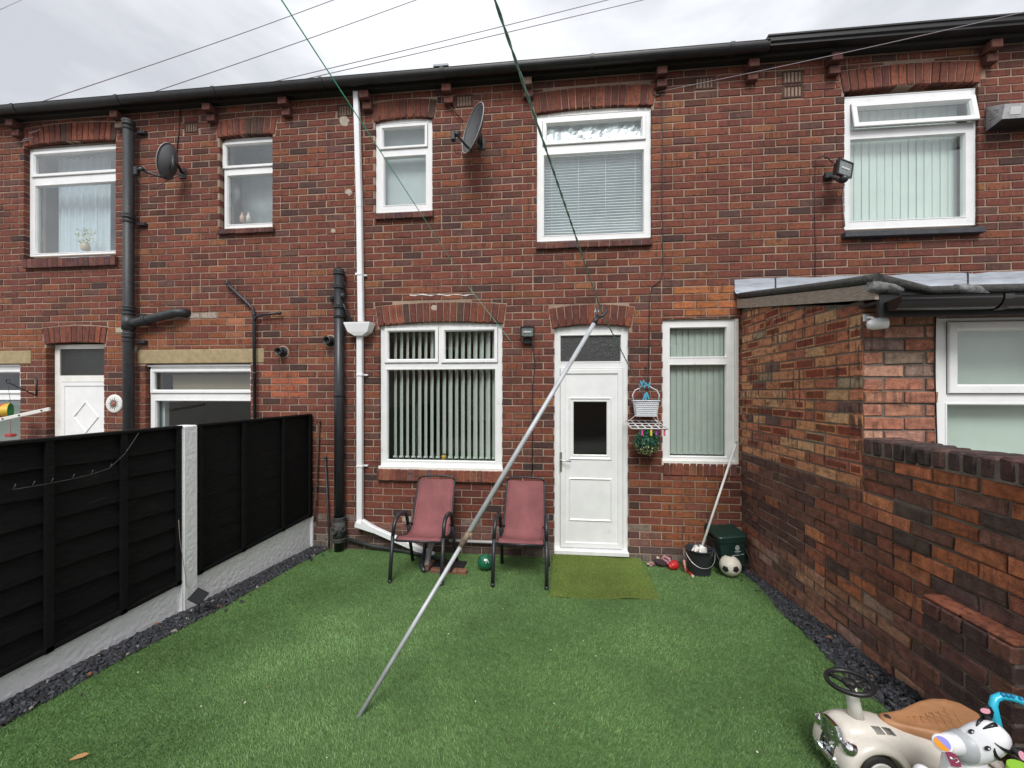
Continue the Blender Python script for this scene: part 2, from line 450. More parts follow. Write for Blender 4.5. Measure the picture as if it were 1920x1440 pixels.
# ------------------------------------------------------------ ground
XW = 2.155      # plane of the garden wall / party line
XF = -3.055     # plane of the fence
def ground_sheet():
    mb=MB(); xs=[-60,-20,-9,-6,XF-.05,XF+.02,0,XW-.02,XW+.05,7,20,60]; ys=[-90,-30,-12,-8,-5.2,-4,-3,-2,-1,0,.3,20]
    for y in ys:
        for x in xs: mb.v.append((x,y,gz(y)-.03))
    n=len(xs)
    for j in range(len(ys)-1):
        for i in range(n-1): mb.face((j*n+i,j*n+i+1,(j+1)*n+i+1,(j+1)*n+i))
    o=mb.build('ground',mat('ground_concrete',(.22,.21,.19),.95,bump=1,bscale=60,var=.25,vscale=3),kind='structure')
ground_sheet()

# ------------------------------------------------------------ windows
def px(x,y=0.0): return onY(x,HORY,y).x
def pz(x,y,pl=0.0): return onY(x,y,pl).z
def prect(x0,x1,yt,yb,pl):
    xm=(x0+x1)/2
    return (onY(x0,HORY,pl).x,onY(x1,HORY,pl).x,onY(xm,yb,pl).z,onY(xm,yt,pl).z)
SEAL=mat('seal_shadow_gap',(.02,.02,.02),.6)  # near-black for the seals, with their shadow gap painted in
def win(house,X0,X1,Z0,Z1,y,fixed=(),sash=(),m=None,glass=None,vents=True):
    m=m or PVC; glass=glass or GLASS; g=MB()
    holes=[tuple(r[:4]) for r in fixed]+[tuple(r[:4]) for r in sash]
    backing(g,X0,X1,Z0,Z1,holes,y,y+.06)
    for r in fixed: g.ring(*r[:4],[(0,y),(0,y-.004),(.009,y-.004),(.016,y+.018),(.016,y+.05)])
    # outer lip
    g.ring(X0,X1,Z0,Z1,[(0,y),(0,y-.003),(.006,y-.006),(.012,y-.003),(.012,y)])
    w=g.build('window',m,house)
    for r in fixed:
        p=MB(); p.box(r[0]+.013,r[1]-.013,y+.02,y+.032,r[2]+.013,r[3]-.013); p.build('pane',r[4] if len(r)>4 else glass,w)
    for r in sash:
        x0,x1,z0,z1,sw=r[:5]; gl=r[5] if len(r)>5 else glass; tilt=r[6] if len(r)>6 else 0
        s=MB(); M=None
        if tilt:
            M=Matrix.Translation((0,y,z1))@Matrix.Rotation(tilt,4,'X')@Matrix.Translation((0,-y,-z1))
        e=.014
        s.ring(x0-e,x1+e,z0-e,z1+e,[(0,y-.002),(0,y-.016),(.004,y-.02),(sw-.014,y-.02),(sw,y+.0),(sw,y+.03),(0.02,y+.03)],M)
        so=s.build('sash',m,w)
        ss=MB(); ss.ring(x0-e,x1+e,z0-e,z1+e,[(-.004,y-.0015),(.004,y-.0015)],M); ss.build('seal_shadow_gap',SEAL,w)  # dark ring draws the seal and the shadow gap round the sash
        p=MB(); p.box(x0+sw-e-.004,x1-sw+e+.004,y+.006,y+.018,z0+sw-e-.004,z1-sw+e+.004,M); p.build('pane',gl,w)
    return w
def vslats(win_,x0,x1,z0,z1,y,n,ang,w,m,jitter=3,chain=True):
    for i in range(n):
        c=x0+(x1-x0)*(i+.5)/n; a=R(ang+rnd.uniform(-jitter,jitter)); s=MB(); k=[]
        for t in (-.5,-.25,0,.25,.5):
            bow=.004*(1-(2*t)**2); k.append((c+t*w*math.cos(a)-bow*math.sin(a), y+t*w*math.sin(a)-bow*math.cos(a)))
        vs=[(u,v,z0) for u,v in k]+[(u,v,z1) for u,v in k]+[(u+.0006,v+.0012,z0) for u,v in k]+[(u+.0006,v+.0012,z1) for u,v in k]
        s.add(vs,[(j,j+1,j+6,j+5) for j in range(4)]+[(11+j,10+j,15+j,16+j) for j in range(4)]+[(0,5,15,10),(4,14,19,9)])
        s.box(c-w*.42*abs(math.cos(a))-.004,c+w*.42*abs(math.cos(a))+.004,y-.003,y+.003,z0-.004,z0+.018)
        s.build('blind_slat',m,win_)
    if chain:
        s=MB()
        for i in range(n-1):
            a=x0+(x1-x0)*(i+.5)/n; b=x0+(x1-x0)*(i+1.5)/n
            s.tube([(a+(b-a)*t,y-.02,z0+.012-.03*math.sin(math.pi*t)) for t in (0,.25,.5,.75,1)],.0013,4)
        s.build('blind_chain',mat('chain_white',(.75,.75,.7),.5),win_)
def sill_bricks(house,x0,x1,z0,z1,cf,proj_=.05,n=None,tilt=.01,w=.078,back=.05):
    n=n or max(3,round((x1-x0)/w)); 
    for i in range(n):
        a=x0+(x1-x0)*i/n; b=x0+(x1-x0)*(i+1)/n; s=MB(); s.cc=cf()
        p=-proj_+rnd.uniform(-.003,.003)
        M=None
        s.bbox(a+.0025,b-.0025,p,back,z0+rnd.uniform(-.002,.002),z1+rnd.uniform(-.002,.002),.005)
        s.build('sill_brick',BRICK,house)
    s=MB(); s.box(x0+.004,x1-.004,-proj_+.007,back-.002,z0+.004,z1-.004); s.build('sill_mortar',MORT,house)

# ------------------------------------------------------------ brick colours
PAL=[((.205,.067,.044),.40),((.165,.056,.040),.29),((.120,.048,.037),.13),((.245,.082,.046),.09),((.140,.066,.055),.07),((.080,.046,.040),.035),((.27,.115,.055),.02)]
def pick(pal):
    t=rnd.random()*sum(w for _,w in pal)
    for c,w in pal:
        t-=w
        if t<=0: return c
    return pal[0][0]
QC={}
def qj(c,n=4,a=.13):
    k=(tuple(c),rnd.randrange(n))
    if k not in QC: QC[k]=jit(c,a)
    return QC[k]
ORANGE=[((.31,.105,.048),.6),((.24,.078,.04),.25),((.35,.14,.075),.15)]
PALE=[((.40,.33,.27),1),((.30,.20,.15),1)]
def fac_col(x,z):
    zones=[]
    # rebuilt orange patch over the kitchen window on the left, beside the right window, and under it
    if -6.0<x<-3.98 and 2.40<z<3.02: return qj(pick(ORANGE if rnd.random()<.8 else PAL)) if rnd.random()<.9 else qj(PALE[0][0])
    if -3.62<x<-3.22 and 1.84<z<2.2: return qj((.40,.12,.065))
    if 1.45<x<2.15 and 2.82<z<3.2: return qj((.42,.15,.06)) if rnd.random()<.85 else qj(pick(PAL))
    if 1.27<x<2.02 and .1<z<1.05: return qj(pick(ORANGE[:2]+[((.22,.08,.055),.3)]))
    if x<-6.9 and 2.4<z<2.8: return qj(pick(ORANGE))
    if z<.10: return qj(pick([((.20,.17,.15),1),((.12,.08,.07),1)]))
    if z<.28: return qj(pick([((.24,.17,.14),.35),((.13,.065,.058),1),((.21,.10,.08),.7)])) 
    if z<.36 and rnd.random()<.4: return qj((.28,.20,.17))
    if x>-2.3 and z<1.1 and x<.55: 
        return qj(pick([((.19,.058,.038),.6),((.14,.045,.034),.4),((.06,.04,.038),.08)]))
    return qj(pick(PAL))
ARCHC=lambda: qj(pick([((.21,.068,.045),.5),((.25,.082,.05),.3),((.15,.052,.04),.3),((.09,.05,.04),.06)]))
TF=Matrix.Identity(4)
ZT=5.70
HX=[(-9.6,-2.52),(-2.52,XW),(XW,7.0)]
opens=[[],[],[]]; arches=[[],[],[]]
# opening rectangles on the wall face (px: left,right,soffit,bottom)
def opening(h,x0,x1,yt,yb,rise=0,hh=.235,soff_pl=0.0,ext=0.0):
    X0,X1=px(x0),px(x1); xm=(x0+x1)/2
    z1=pz(xm,yt); z0=pz(xm,yb)
    opens[h].append((X0,X1,z0,z1+(0 if rise else 0)))
    A=None
    if rise:
        A=Arch(X0-ext,X1+ext,z1-rise,rise,hh); arches[h].append(A)
    return X0,X1,z0,z1,A
oA=opening(0,44,217,264,484,.035,.25)
oB=opening(0,411,511,252,430,.02,.225,ext=.03)
oI=opening(0,86,195,641,1080,.03,.23,ext=.02)
oJ=opening(0,272,470,678,840)
oK=opening(0,-190,38,682,850)
oC=opening(1,703,811,220,401,.035,.235,ext=.02)
oD=opening(1,1006,1222,200,454,.035,.25,ext=.02)
oF=opening(1,711,942,603,884,.04,.245,ext=.015)
oG=opening(1,1039,1179,608,1040,.045,.245,ext=.03)
oH=opening(1,1242,1381,598,871)
oE=opening(2,1583,1835,158,430,.035,.24,ext=.015)
HOUSES=[]
labels=['brick house at the left behind the black fence, with a diamond panel door',
        'middle brick house with the white half glazed back door and maroon chairs',
        'brick house at the right, with the single storey extension and open top window']
def house_body(h):
    x0,x1=HX[h]; H=thing('terraced_house',labels[h],'house',((x0+x1)/2,0,0))
    mb=MB(); backing(mb,x0,x1,-.2,ZT+.02,opens[h]); mb.build('wall',MORT,H)
    # rooms behind: closed body with an upper and a lower room
    r=MB(); Y=.245
    r.box(x0+.01,x1-.01,5.2,5.4,-.2,5.7)
    r.box(x0+.01,x0+.12,Y,5.2,-.2,5.7); r.box(x1-.12,x1-.01,Y,5.2,-.2,5.7)
    r.box(x0+.12,x1-.12,Y,5.2,2.72,2.86); r.box(x0+.12,x1-.12,Y,5.2,5.45,5.6); r.box(x0+.12,x1-.12,Y,5.2,-.2,.05)
    r.build('interior',DARKIN,H)
    rf=MB(); rf.add([(x0,-.17,5.79),(x1,-.17,5.79),(x1,5.6,8.9),(x0,5.6,8.9),(x0,-.17,5.76),(x1,-.17,5.76),(x1,5.6,8.8),(x0,5.6,8.8)],[(0,1,2,3),(7,6,5,4),(0,4,5,1),(1,5,6,2),(3,7,4,0),(2,6,7,3)])
    rf.build('roof',SLATEM,H)
    return H
for h in range(3): HOUSES.append(house_body(h))
HL,HM,HR=HOUSES
# small blockers: lintels, sills, vents are set into the brickwork
lint=[prect(258,495,655,681,0),prect(-200,58,659,683,0)]
vents=[(345,372,228,249),(632,662,195,219),(853,887,177,201),(1301,1341,143,168),(1466,1507,131,157),(1466,1507,158,184)]
for v in vents:
    r=prect(v[0],v[1],v[2],v[3],0); xm=(r[0]+r[1])/2; h=0 if xm<HX[0][1] else (1 if xm<XW else 2); opens[h].append((*r,))
for r in lint: opens[0].append(tuple(r))
sills=[(0,prect(42,216,483,500,-.04)),(0,prect(407,512,428,437,-.04)),(1,prect(702,812,398,409,-.04)),(1,prect(1005,1224,452,463,-.04)),(1,prect(706,942,882,903,-.04)),(1,prect(1243,1382,869,892,-.0))]
ops=opens[0]+opens[1]+opens[2]+[tuple(r) for _,r in sills]+[(XW+.002,7.1,-.3,2.95)]
allb=gen_bricks(HX[0][0],HX[2][1],.0,ZT,ops,arches[0]+arches[1]+arches[2],fac_col,ph=3)
for h in range(3):
    x0,x1=HX[h]
    br=[t for t in allb if x0<=sum(p[0] for p in t[0])/4<x1]
    for A in arches[h]: br+=A.bricks(ARCHC)
    place_bricks(HOUSES[h],br,BRICK,TF)
# orange flat course above window H
# lintels
for r in lint:
    s=MB(); s.bbox(r[0],r[1],-.006,.2,r[2],r[3],.006); s.build('lintel',STONE,HL)
# sills
SB=lambda: qj(pick([((.13,.055,.05),1),((.17,.07,.055),1),((.10,.055,.055),.7)]))
SO=lambda: qj(pick([((.25,.082,.048),1),((.20,.07,.048),1),((.28,.105,.065),.5),((.2,.1,.09),.4)]))
for i,(h,r) in enumerate(sills):
    sill_bricks(HOUSES[h],r[0],r[1],r[2],r[3],SO if i>=4 else SB,.045 if i!=5 else .012,w=.078 if i not in (1,2,3) else .12)
r=prect(1583,1846,430,441,-.05); s=MB(); s.bbox(r[0],r[1],-.07,.05,r[2],r[3],.006); s.build('slate_sill',SLATEM,HR)
# air bricks
for v in vents:
    r=prect(*v,0); xm=(r[0]+r[1])/2; H=HL if xm<HX[0][1] else (HM if xm<XW else HR)
    s=MB(); s.cc=(.006,.005,.005); n=5; x0,x1,z0,z1=r; x0+=.005;x1-=.005;z0+=.004;z1-=.004
    s.box(x0,x1,.04,.06,z0,z1); s.cc=jit((.095,.052,.042))
    s.box(x0,x1,-.004,.03,z0,z0+.016); s.box(x0,x1,-.004,.03,z1-.016,z1)
    for i in range(n+1):
        c=x0+.013+(x1-x0-.026)*i/n; w9=.0045 if 0<i<n else .010; s.box(c-w9,c+w9,-.003,.03,z0+.016,z1-.016)
    s.build('air_brick',BRICK,H)
# ------------------------------------------------------------ window fillings
def P(x,y,pl): p=onY(x,y,pl); return p.x,p.z
def gr(pl,x0,x1,yt,yb): return prect(x0,x1,yt,yb,pl)
FROST=mat('frosted_glass',(.30,.34,.345),.12,spec=.8,var=.06,vscale=3)
PATG=mat('patterned_glass',(.028,.031,.030),.22,bump=2,bscale=95,spec=.7,var=.6,vscale=110)
# A upper left
d=.07
X0,X1,Z0,Z1=oA[0],oA[1],pz(130,479,d),pz(130,276,d)
xr=X1+.06
top=gr(d,66,212,288,322); top=(X0+.075,X1-.02,top[2],top[3]); low=gr(d,68,216,343,474)
w=win(HL,X0+.002,X1+.03,Z0,Z1,d,fixed=[(X0+.075,X1+.002,low[2],low[3],GLASSU)],sash=[(X0+.055,X1+.012,top[2]-.035,top[3]+.035,.05,GLASSU)])
t=MB(); t.box(X0+.002,X1,d-.02,d+.05,Z1,Z1+.02); t.box(X0,X1,d+.05,d+.1,Z1,Z1+.08); t.build('head_trim',mat('dark_trim',(.15,.12,.1),.7),w)
CURT=mat('pale_curtain',(.62,.70,.78),.9,var=.06,vscale=20)
c=MB()
for i in range(60):
    x=X0+.1+(X1-X0-.05)*.62*i/59; c.v+=[(x,.32+.02*math.sin(i*.85)+.006*math.sin(i*2.1),Z0+.0),(x,.32+.02*math.sin(i*.8),Z1)]
for i in range(59): c.face((2*i,2*i+2,2*i+3,2*i+1))
c.build('curtain',CURT,w)
c=MB(); c.box(X0-.3,X1+.3,1.6,1.62,Z0-.6,Z1+.3); c.build('room_wall_panel',mat('bluish_wall',(.62,.68,.74),.9),w)
# B small upper
X0,X1,Z0,Z1=oB[0],oB[1],pz(462,428,d),pz(462,259,d)
top=gr(d,421,505,268,313); low=gr(d,425,506,326,421)
w=win(HL,X0+.015,X1+.02,Z0,Z1,d,fixed=[(low[0],X1-.015,low[2],low[3],GLASSU)],sash=[(top[0],X1-.01,top[2],top[3],.045,GLASSU)])
t=MB(); t.box(X0+.01,X1,d-.012,d+.05,Z1,Z1+.018); t.box(X0,X1,d+.05,d+.1,Z1,Z1+.06); t.build('head_trim',MATS['dark_trim'],w)
c=MB(); c.box(X0-.1,X1+.2,.5,.51,Z0-.2,Z1+.1); c.build('pane_backing',mat('pane_backing',(.50,.545,.57),.9,var=.12,vscale=9),w)  # pale sheet added to stand in for the pane's reflected brightness
c=MB(); c.smooth=True; mc=onY(432,365,.22); c.lathe([(.0001,0),(.13,0),(.13,.01),(.0001,.012)],c=(mc.x+.03,.2,mc.z),axis=(0,-1,0),seg=28,sy=1.25); c.build('mirror',mat('mirror_grey',(.12,.13,.14),.4),w)
# C small upper, frosted
d=.035
X0,X1,Z0,Z1=oC[0],oC[1],pz(757,398,d),pz(757,230,d)
top=gr(d,715,800,237,277); low=gr(d,718,800,291,385)
w=win(HM,X0,X1,Z0,Z1,d,fixed=[(*low,GLASSU)],sash=[(*top,.042,GLASSU)])
t=MB(); t.prism([(X0,Z1),(X1,Z1)]+[(X1-(X1-X0)*k/8,Z1+.028+.02*(1-(2*k/8-1)**2)) for k in range(9)],d+.003,d+.05); t.build('head_trim',PVC,w)
c=MB(); c.box(X0+.02,X1-.02,.17,.18,Z0+.1,Z1); c.build('blind_backing',mat('pale_backing',(.50,.56,.57),.8,var=.05),w)  # pale sheet added so the clear pane looks bright and frosted
# D big upper
X0,X1,Z0,Z1=oD[0],oD[1],pz(1114,450,d),pz(1114,212,d)
top=gr(d,1020,1208,223,266); low=gr(d,1018,1209,284,440)
w=win(HM,X0,X1,Z0,Z1,d,fixed=[(*low,GLASSU)],sash=[(*top,.05,GLASS)])
t=MB(); t.prism([(X0,Z1),(X1,Z1)]+[(X1-(X1-X0)*k/8,Z1+.02+.03*(1-(2*k/8-1)**2)) for k in range(9)],d+.003,d+.05); t.build('head_trim',PVCO,w)
foil=MB(); nx,nz=34,6
for j in range(nz+1):
    for i in range(nx+1):
        foil.v.append((top[0]+(top[1]-top[0])*i/nx,0.10+rnd.uniform(-.006,.006)+.003*math.sin(i*.9+j*1.7),top[2]+(top[3]-top[2])*j/nz))
for j in range(nz):
    for i in range(nx):
        a=j*(nx+1)+i; foil.face((a,a+1,a+nx+2)); foil.face((a,a+nx+2,a+nx+1))
foil.build('foil_sheet',mat('crumpled_foil',(.9,.92,.94),.3,metal=1),w)
bl=MB(); nsl=30
for i in range(nsl):
    z=low[2]+.01+(low[3]-low[2]-.02)*i/(nsl-1); xa,xb=low[0]+.02,low[1]-.02; n=10
    for k in range(n):
        u0,u1=xa+(xb-xa)*k/n,xa+(xb-xa)*(k+1)/n; s0=.006*math.sin(k*.7+i); s1=.006*math.sin((k+1)*.7+i)
        bl.add([(u0,.135,z+.009+s0*.4),(u1,.135,z+.009+s1*.4),(u1,.115,z-.007+s1*.4),(u0,.115,z-.007+s0*.4)],[(0,1,2,3)])
bl.build('venetian_blind',mat('blind_white',(.84,.87,.88),.5),w)
c=MB()
for f_ in (.09,.36,.63,.92): c.tube([(low[0]+(low[1]-low[0])*f_,.112,low[2]),(low[0]+(low[1]-low[0])*f_,.112,low[3])],.0025,4)
c.build('blind_cord',mat('cord_white',(.9,.9,.9),.6),w)
c=MB(); c.box(X0,X1,.16,.17,Z0,Z1-.1); c.build('pane_backing',mat('blue_grey_backing',(.42,.49,.53),.9,var=.22,vscale=2.2),w)  # blue-grey sheet added to give the glass its bright tone between slats
# E right upper: top light open
X0,X1,Z0,Z1=oE[0],oE[1],pz(1708,427,d),pz(1708,174,d)
top=gr(d,1597,1824,190,236); low=gr(d,1592,1812,254,412)
w=win(HR,X0,X1,Z0,Z1,d,fixed=[(*low,GLASSU)],sash=[(*top,.062,GLASSU,R(-9))])
BS=mat('blind_fabric_light',(.70,.78,.74),.85,var=.04,vscale=5)
vslats(w,low[0]-.02,low[1]+.02,low[2]+.0,top[3],.16,15,6,.094,BS,2.5)
c=MB(); c.box(X0,X1,.24,.25,Z0,Z1); c.build('window_board_back',mat('pale_back',(.45,.5,.48),.9),w)
# F ground window middle
d=.045
X0,X1,Z0,Z1=oF[0],oF[1],pz(826,881,d),pz(826,609,d)
s1=gr(d,724,820,617,678); s2=gr(d,830,931,616,678); low=gr(d,724,930,691,866)
w=win(HM,X0,X1,Z0,Z1,d,fixed=[low],sash=[(*s1,.046),(*s2,.046)])
t=MB(); t.prism([(X0,Z1),(X1,Z1)]+[(X1-(X1-X0)*k/8,Z1+.01+.03*(1-(2*k/8-1)**2)) for k in range(9)],d+.003,d+.05)
t.build('head_trim',PVCO,w)
t=MB(); t.bbox(X0-.01,X1+.01,-.012,d,Z0-.02,Z0+.045,.006); t.build('frame_sill',PVCO,w)
BF=mat('blind_fabric_grey',(.66,.70,.65),.85,var=.05)
vslats(w,low[0]+.03,low[1]+.0,low[2]+.03,s1[3]+.04,.17,17,-47,.089,BF,5,True)
ft=thing('sill_jar','small yellow banded jar on the inner sill of the middle ground floor window','jar',(onY(832,858,.12).x,.12,low[2]+.016))
c=MB(); c.lathe([(.001,0),(.026,0),(.03,.03),(.022,.06),(.001,.06)],c=tuple(org(ft))); c.build('jar_body',mat('jar_yellow',(.6,.33,.05),.4),ft)
c=MB(); c.lathe([(.031,.02),(.031,.028),(.029,.03)],c=tuple(org(ft))); c.lathe([(.022,.06),(.024,.062),(.024,.075),(.001,.075)],c=tuple(org(ft)),seg=12); c.build('jar_lid',mat('jar_dark',(.05,.04,.03),.5),ft)
# cooker and cupboards glimpsed in the room
rm=MB(); rm.box(-1.0,.35,2.2,2.8,.0,.95); rm.box(-1.6,-.2,2.5,2.8,1.45,2.2); rm.build('kitchen_unit',mat('kitchen_white',(.55,.55,.52),.5),HM)
# H ground window right
d=.03
X0,X1,Z0,Z1=oH[0],oH[1],pz(1311,868,d),pz(1311,600,d)
up=gr(d,1254,1364,612,671); low=gr(d,1254,1364,682,858)
w=win(HM,X0,X1,Z0,Z1,d,fixed=[up,low])
t=MB(); t.bbox(X0-.005,X1+.005,-.008,d,Z0-.03,Z0+.03,.004); t.build('frame_sill',PVCO,w)
t=MB(); t.box(X1-.012,X1+.02,-.004,.03,Z0,Z1); t.build('sealant_strip',PVCO,w)
BG=mat('blind_fabric_green',(.46,.51,.47),.85,var=.05)
vslats(w,up[0]-.02,up[1]+.03,low[2]+.03,up[3]+.05,.11,10,10,.089,BG,2.5)
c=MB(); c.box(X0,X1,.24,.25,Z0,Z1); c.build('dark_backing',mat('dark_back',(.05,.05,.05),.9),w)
# J kitchen window left
d=.06
X0,X1,Z0,Z1=oJ[0],oJ[1],pz(371,835,d),pz(371,687,d)
top=gr(d,286,463,694,735); low=gr(d,290,466,750,826)
w=win(HL,X0+.02,X1+.02,Z0,Z1,d,fixed=[(low[0],X1-.01,low[2],low[3])],sash=[(top[0],X1-.02,top[2],top[3],.045)])
t=MB(); t.box(X0,X1+.01,d-.03,d+.03,Z1,Z1+.022); t.box(X0,X1,d+.03,d+.08,Z1,Z1+.1); t.build('head_trim',PVC,w)
c=MB(); c.box(X0-.3,X1+.3,2.4,2.42,.3,2.5); c.build('dark_room_sheet',mat('room_sheet_dark',(.03,.028,.026),.5),w)  # flat near-black sheet added so the room behind this pane looks dark
c=MB(); c.box(X0+.2,X1-.12,.2,.21,top[2]+.02,top[3]-.05); c.build('blind_backing',mat('beige_blind',(.30,.25,.18),.9),w)
c=MB(); c.box(X0-.02,X0+.12,.16,.22,low[2]-.05,low[3]); c.build('side_curtain',mat('grey_curtain',(.5,.55,.55),.9),w)
c=MB(); c.ring(X1-.3,X1-.12,low[3]-.3,low[3]-.05,[(0,1.4),(0,1.38),(.02,1.38),(.02,1.4)]); c.build('picture_frame',BLACKP,w)
# K leftmost window
X0,X1,Z0,Z1=oK[0],oK[1],pz(-20,845,d),pz(-20,687,d)
top=gr(d,-160,28,698,732); low=gr(d,-160,36,748,830)
w=win(HL,X0,X1+.03,Z0,Z1,d,fixed=[(X0+.1,X1-.01,low[2],low[3])],sash=[(X0+.1,X1-.05,top[2]-.03,top[3]+.02,.045)])
t=MB(); t.box(X0,X1+.01,d-.03,d+.03,Z1,Z1+.022); t.box(X0,X1,d+.03,d+.08,Z1,Z1+.1); t.build('head_trim',PVC,w)
c=MB(); c.box(X0,X1,.5,.51,Z0,low[3]-.04); c.build('pane_backing',mat('grey_net',(.35,.39,.38),.9),w)
# ------------------------------------------------------------ doors
d=.05
X0,X1=oG[0],oG[1]; Z0=.07; Z1=pz(1109,616,d)
fan=gr(d,1049,1166,627,680); leaf=gr(d,1050,1168,691,1027)
g=MB(); backing(g,X0,X1,Z0,Z1+.02,[fan,leaf],d,d+.06); g.ring(*fan,[(0,d),(0,d-.004),(.009,d-.004),(.016,d+.018),(.016,d+.05)])
g.ring(X0,X1,Z0,Z1+.02,[(0,d),(0,d-.003),(.006,d-.006),(.012,d-.003),(.012,d)])
g.prism([(X0,Z1+.02),(X1,Z1+.02)]+[(X1-(X1-X0)*k/8,Z1+.03+.03*(1-(2*k/8-1)**2)) for k in range(9)],d+.003,d+.05)
g.bbox(X0-.0,X1+.0,-.03,d+.02,Z0-.02,Z0+.032,.006)
D=g.build('door',PVC,HM)
p=MB(); p.box(fan[0]+.012,fan[1]-.012,d+.02,d+.03,fan[2]+.012,fan[3]-.012); p.build('fanlight_pane',PATG,D)
gl=gr(d,1075,1138,753,853); x0,x1,z0,z1=leaf
g=MB(); backing(g,x0+.004,x1-.004,z0+.004,z1-.004,[gl],d-.004,d+.04)
g.ring(x0+.004,x1-.004,z0+.004,z1-.004,[(0,d-.004),(0,d-.016),(.006,d-.018),(.055,d-.018),(.062,d-.004)])
# bottom weather rail
g.build('door_leaf',PVC,D)
s=MB(); s.ring(x0,x1,z0,z1,[(-.001,d-.0005),(.005,d-.0005)]); s.build('seal_shadow_gap',SEAL,D)
def mould(r,nm='moulding',w_=.026):
    s=MB(); s.ring(*r,[(0,d-.004),(.004,d-.012),(.010,d-.016),(.018,d-.012),(w_,d-.009),(w_+.002,d-.004)]); return s.build(nm,PVC,D)
m1=gr(d,1066,1147,745,862); mould(m1)
m2=gr(d,1066,1147,896,977); mould(m2,w_=.022)
p=MB(); p.box(gl[0],gl[1],d+.01,d+.02,gl[2],gl[3]); p.build('door_pane',GLASS,D)
s=MB(); s.ring(*gl,[(-.012,d-.0045),(-.01,d-.009),(0,d-.006),(.004,d+.01)]); s.build('glazing_bead',PVC,D)
hz=pz(1051,865,d); hx=px(1051.5,d); CH=mat('satin_steel',(.55,.54,.52),.35,metal=.9)
s=MB(); s.bbox(hx-.014,hx+.014,d-.028,d-.016,hz-.12,hz+.12,.004); h_=s.build('handle_plate',CH,D)
s=MB(); s.tube([(hx,d-.025,hz+.02),(hx,d-.06,hz+.02),(hx+.02,d-.068,hz+.02),(hx+.12,d-.068,hz+.012)],[.01,.009,.008,.007],8); s.build('handle_lever',CH,D)
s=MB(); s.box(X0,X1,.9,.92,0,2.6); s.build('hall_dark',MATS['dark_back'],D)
# left door with diamond
d=.09; X0,X1=oI[0],oI[1]; Z1=pz(150,646,d); z_=0
fan=gr(d,112,196,654,704); leaf=gr(d,116,240,716,1080)
FX1=X1+.2
g=MB(); fx=px(103,d)
backing(g,fx,FX1,.0,Z1,[(fan[0],FX1-.05,fan[2],fan[3]),(leaf[0],FX1-.05,.05,leaf[3])],d,d+.06)
D=g.build('door',PVCO,HL)
p=MB(); p.box(fan[0],FX1-.05,d+.015,d+.025,fan[2],fan[3]); p.build('fanlight_pane',PATG,D)
p=MB(); backing(p,leaf[0]+.004,FX1-.054,.054,leaf[3]-.004,[],d-.003,d+.03)
p.ring(leaf[0]+.004,FX1-.054,.054,leaf[3]-.004,[(0,d-.003),(0,d-.014),(.05,d-.014),(.056,d-.003)]); p.build('door_leaf',PVC,D)
s=MB(); s.ring(leaf[0],FX1-.05,.05,leaf[3],[(-.002,d-.001),(.005,d-.001)]); s.build('seal_shadow_gap',SEAL,D)
cxz=onY(162,782,d); cc=.205
s=MB()
for k,(w0,y0) in enumerate([(0,d-.003),(.008,d-.014),(.02,d-.014),(.03,d-.003)]):
    r_=cc-w0; s.v+=[(cxz.x,y0,cxz.z+r_*1.1),(cxz.x+r_,y0,cxz.z),(cxz.x,y0,cxz.z-r_*1.1),(cxz.x-r_,y0,cxz.z)]
for k in range(3):
    for j in range(4): j2=(j+1)%4; s.face((4*k+j,4*k+4+j,4*k+4+j2,4*k+j2))
s.build('diamond_moulding',PVC,D)
# ------------------------------------------------------------ eaves: corbels, gutters, cables under them
cps=[(20,228),(215,211),(388,199),(530,185),(683,170),(837,158),(988,146),(1241,123),(1413,108),(1568,96),(1866,70)]
for x,y in cps:
    p=onY(x,y,-.1); H=HL if p.x<HX[0][1] else (HM if p.x<XW else HR)
    for k,(za,zb,dep) in enumerate(((5.59,5.68,.125),(5.485,5.575,.07))):
        s=MB(); s.cc=qj(pick([((.10,.042,.034),1),((.14,.055,.042),1),((.2,.13,.10),.3)])); xx=p.x+(.012 if k else 0)
        s.bbox(xx-.056,xx+.056,-dep,.02,za,zb,.006); s.build('corbel',BRICK,H)
def gutter(H,x0,x1,zc,square=False):
    s=MB(); n=12; r=.057; y0=-.170
    if not square:
        prof=[(y0+r*math.cos(math.pi+math.pi*k/n),zc+r*math.sin(math.pi+math.pi*k/n)*1.05) for k in range(n+1)]
        prof=[(y0-r-.004,zc+.022),(y0-r,zc+.018)]+prof+[(y0+r,zc+.02)]
    else:
        prof=[(y0-r-.012,zc+.042),(y0-r-.012,zc+.026),(y0-r,zc+.02),(y0-r,zc-.02),(y0-r+.02,zc-.032),(y0-r+.02,zc-.055),(y0+r,zc-.055),(y0+r,zc+.04)]
    inner=[(a+(.004 if a<y0 else -.004),b+.004) for a,b in prof]; m=len(prof)
    vs=[(x0,a,b) for a,b in prof]+[(x1,a,b) for a,b in prof]+[(x0,a,b) for a,b in inner]+[(x1,a,b) for a,b in inner]
    fs=[(i,i+1,m+i+1,m+i) for i in range(m-1)]+[(3*m+i,3*m+i+1,2*m+i+1,2*m+i) for i in range(m-1)]+[(0,m,3*m,2*m),(m-1,3*m-1,4*m-1,2*m-1)]
    s.add(vs,fs); s.v+=[(x0,a,b) for a,b in prof]; s.face(range(len(s.v)-m,len(s.v))); g=s.build('gutter',GUT,H)
    return g
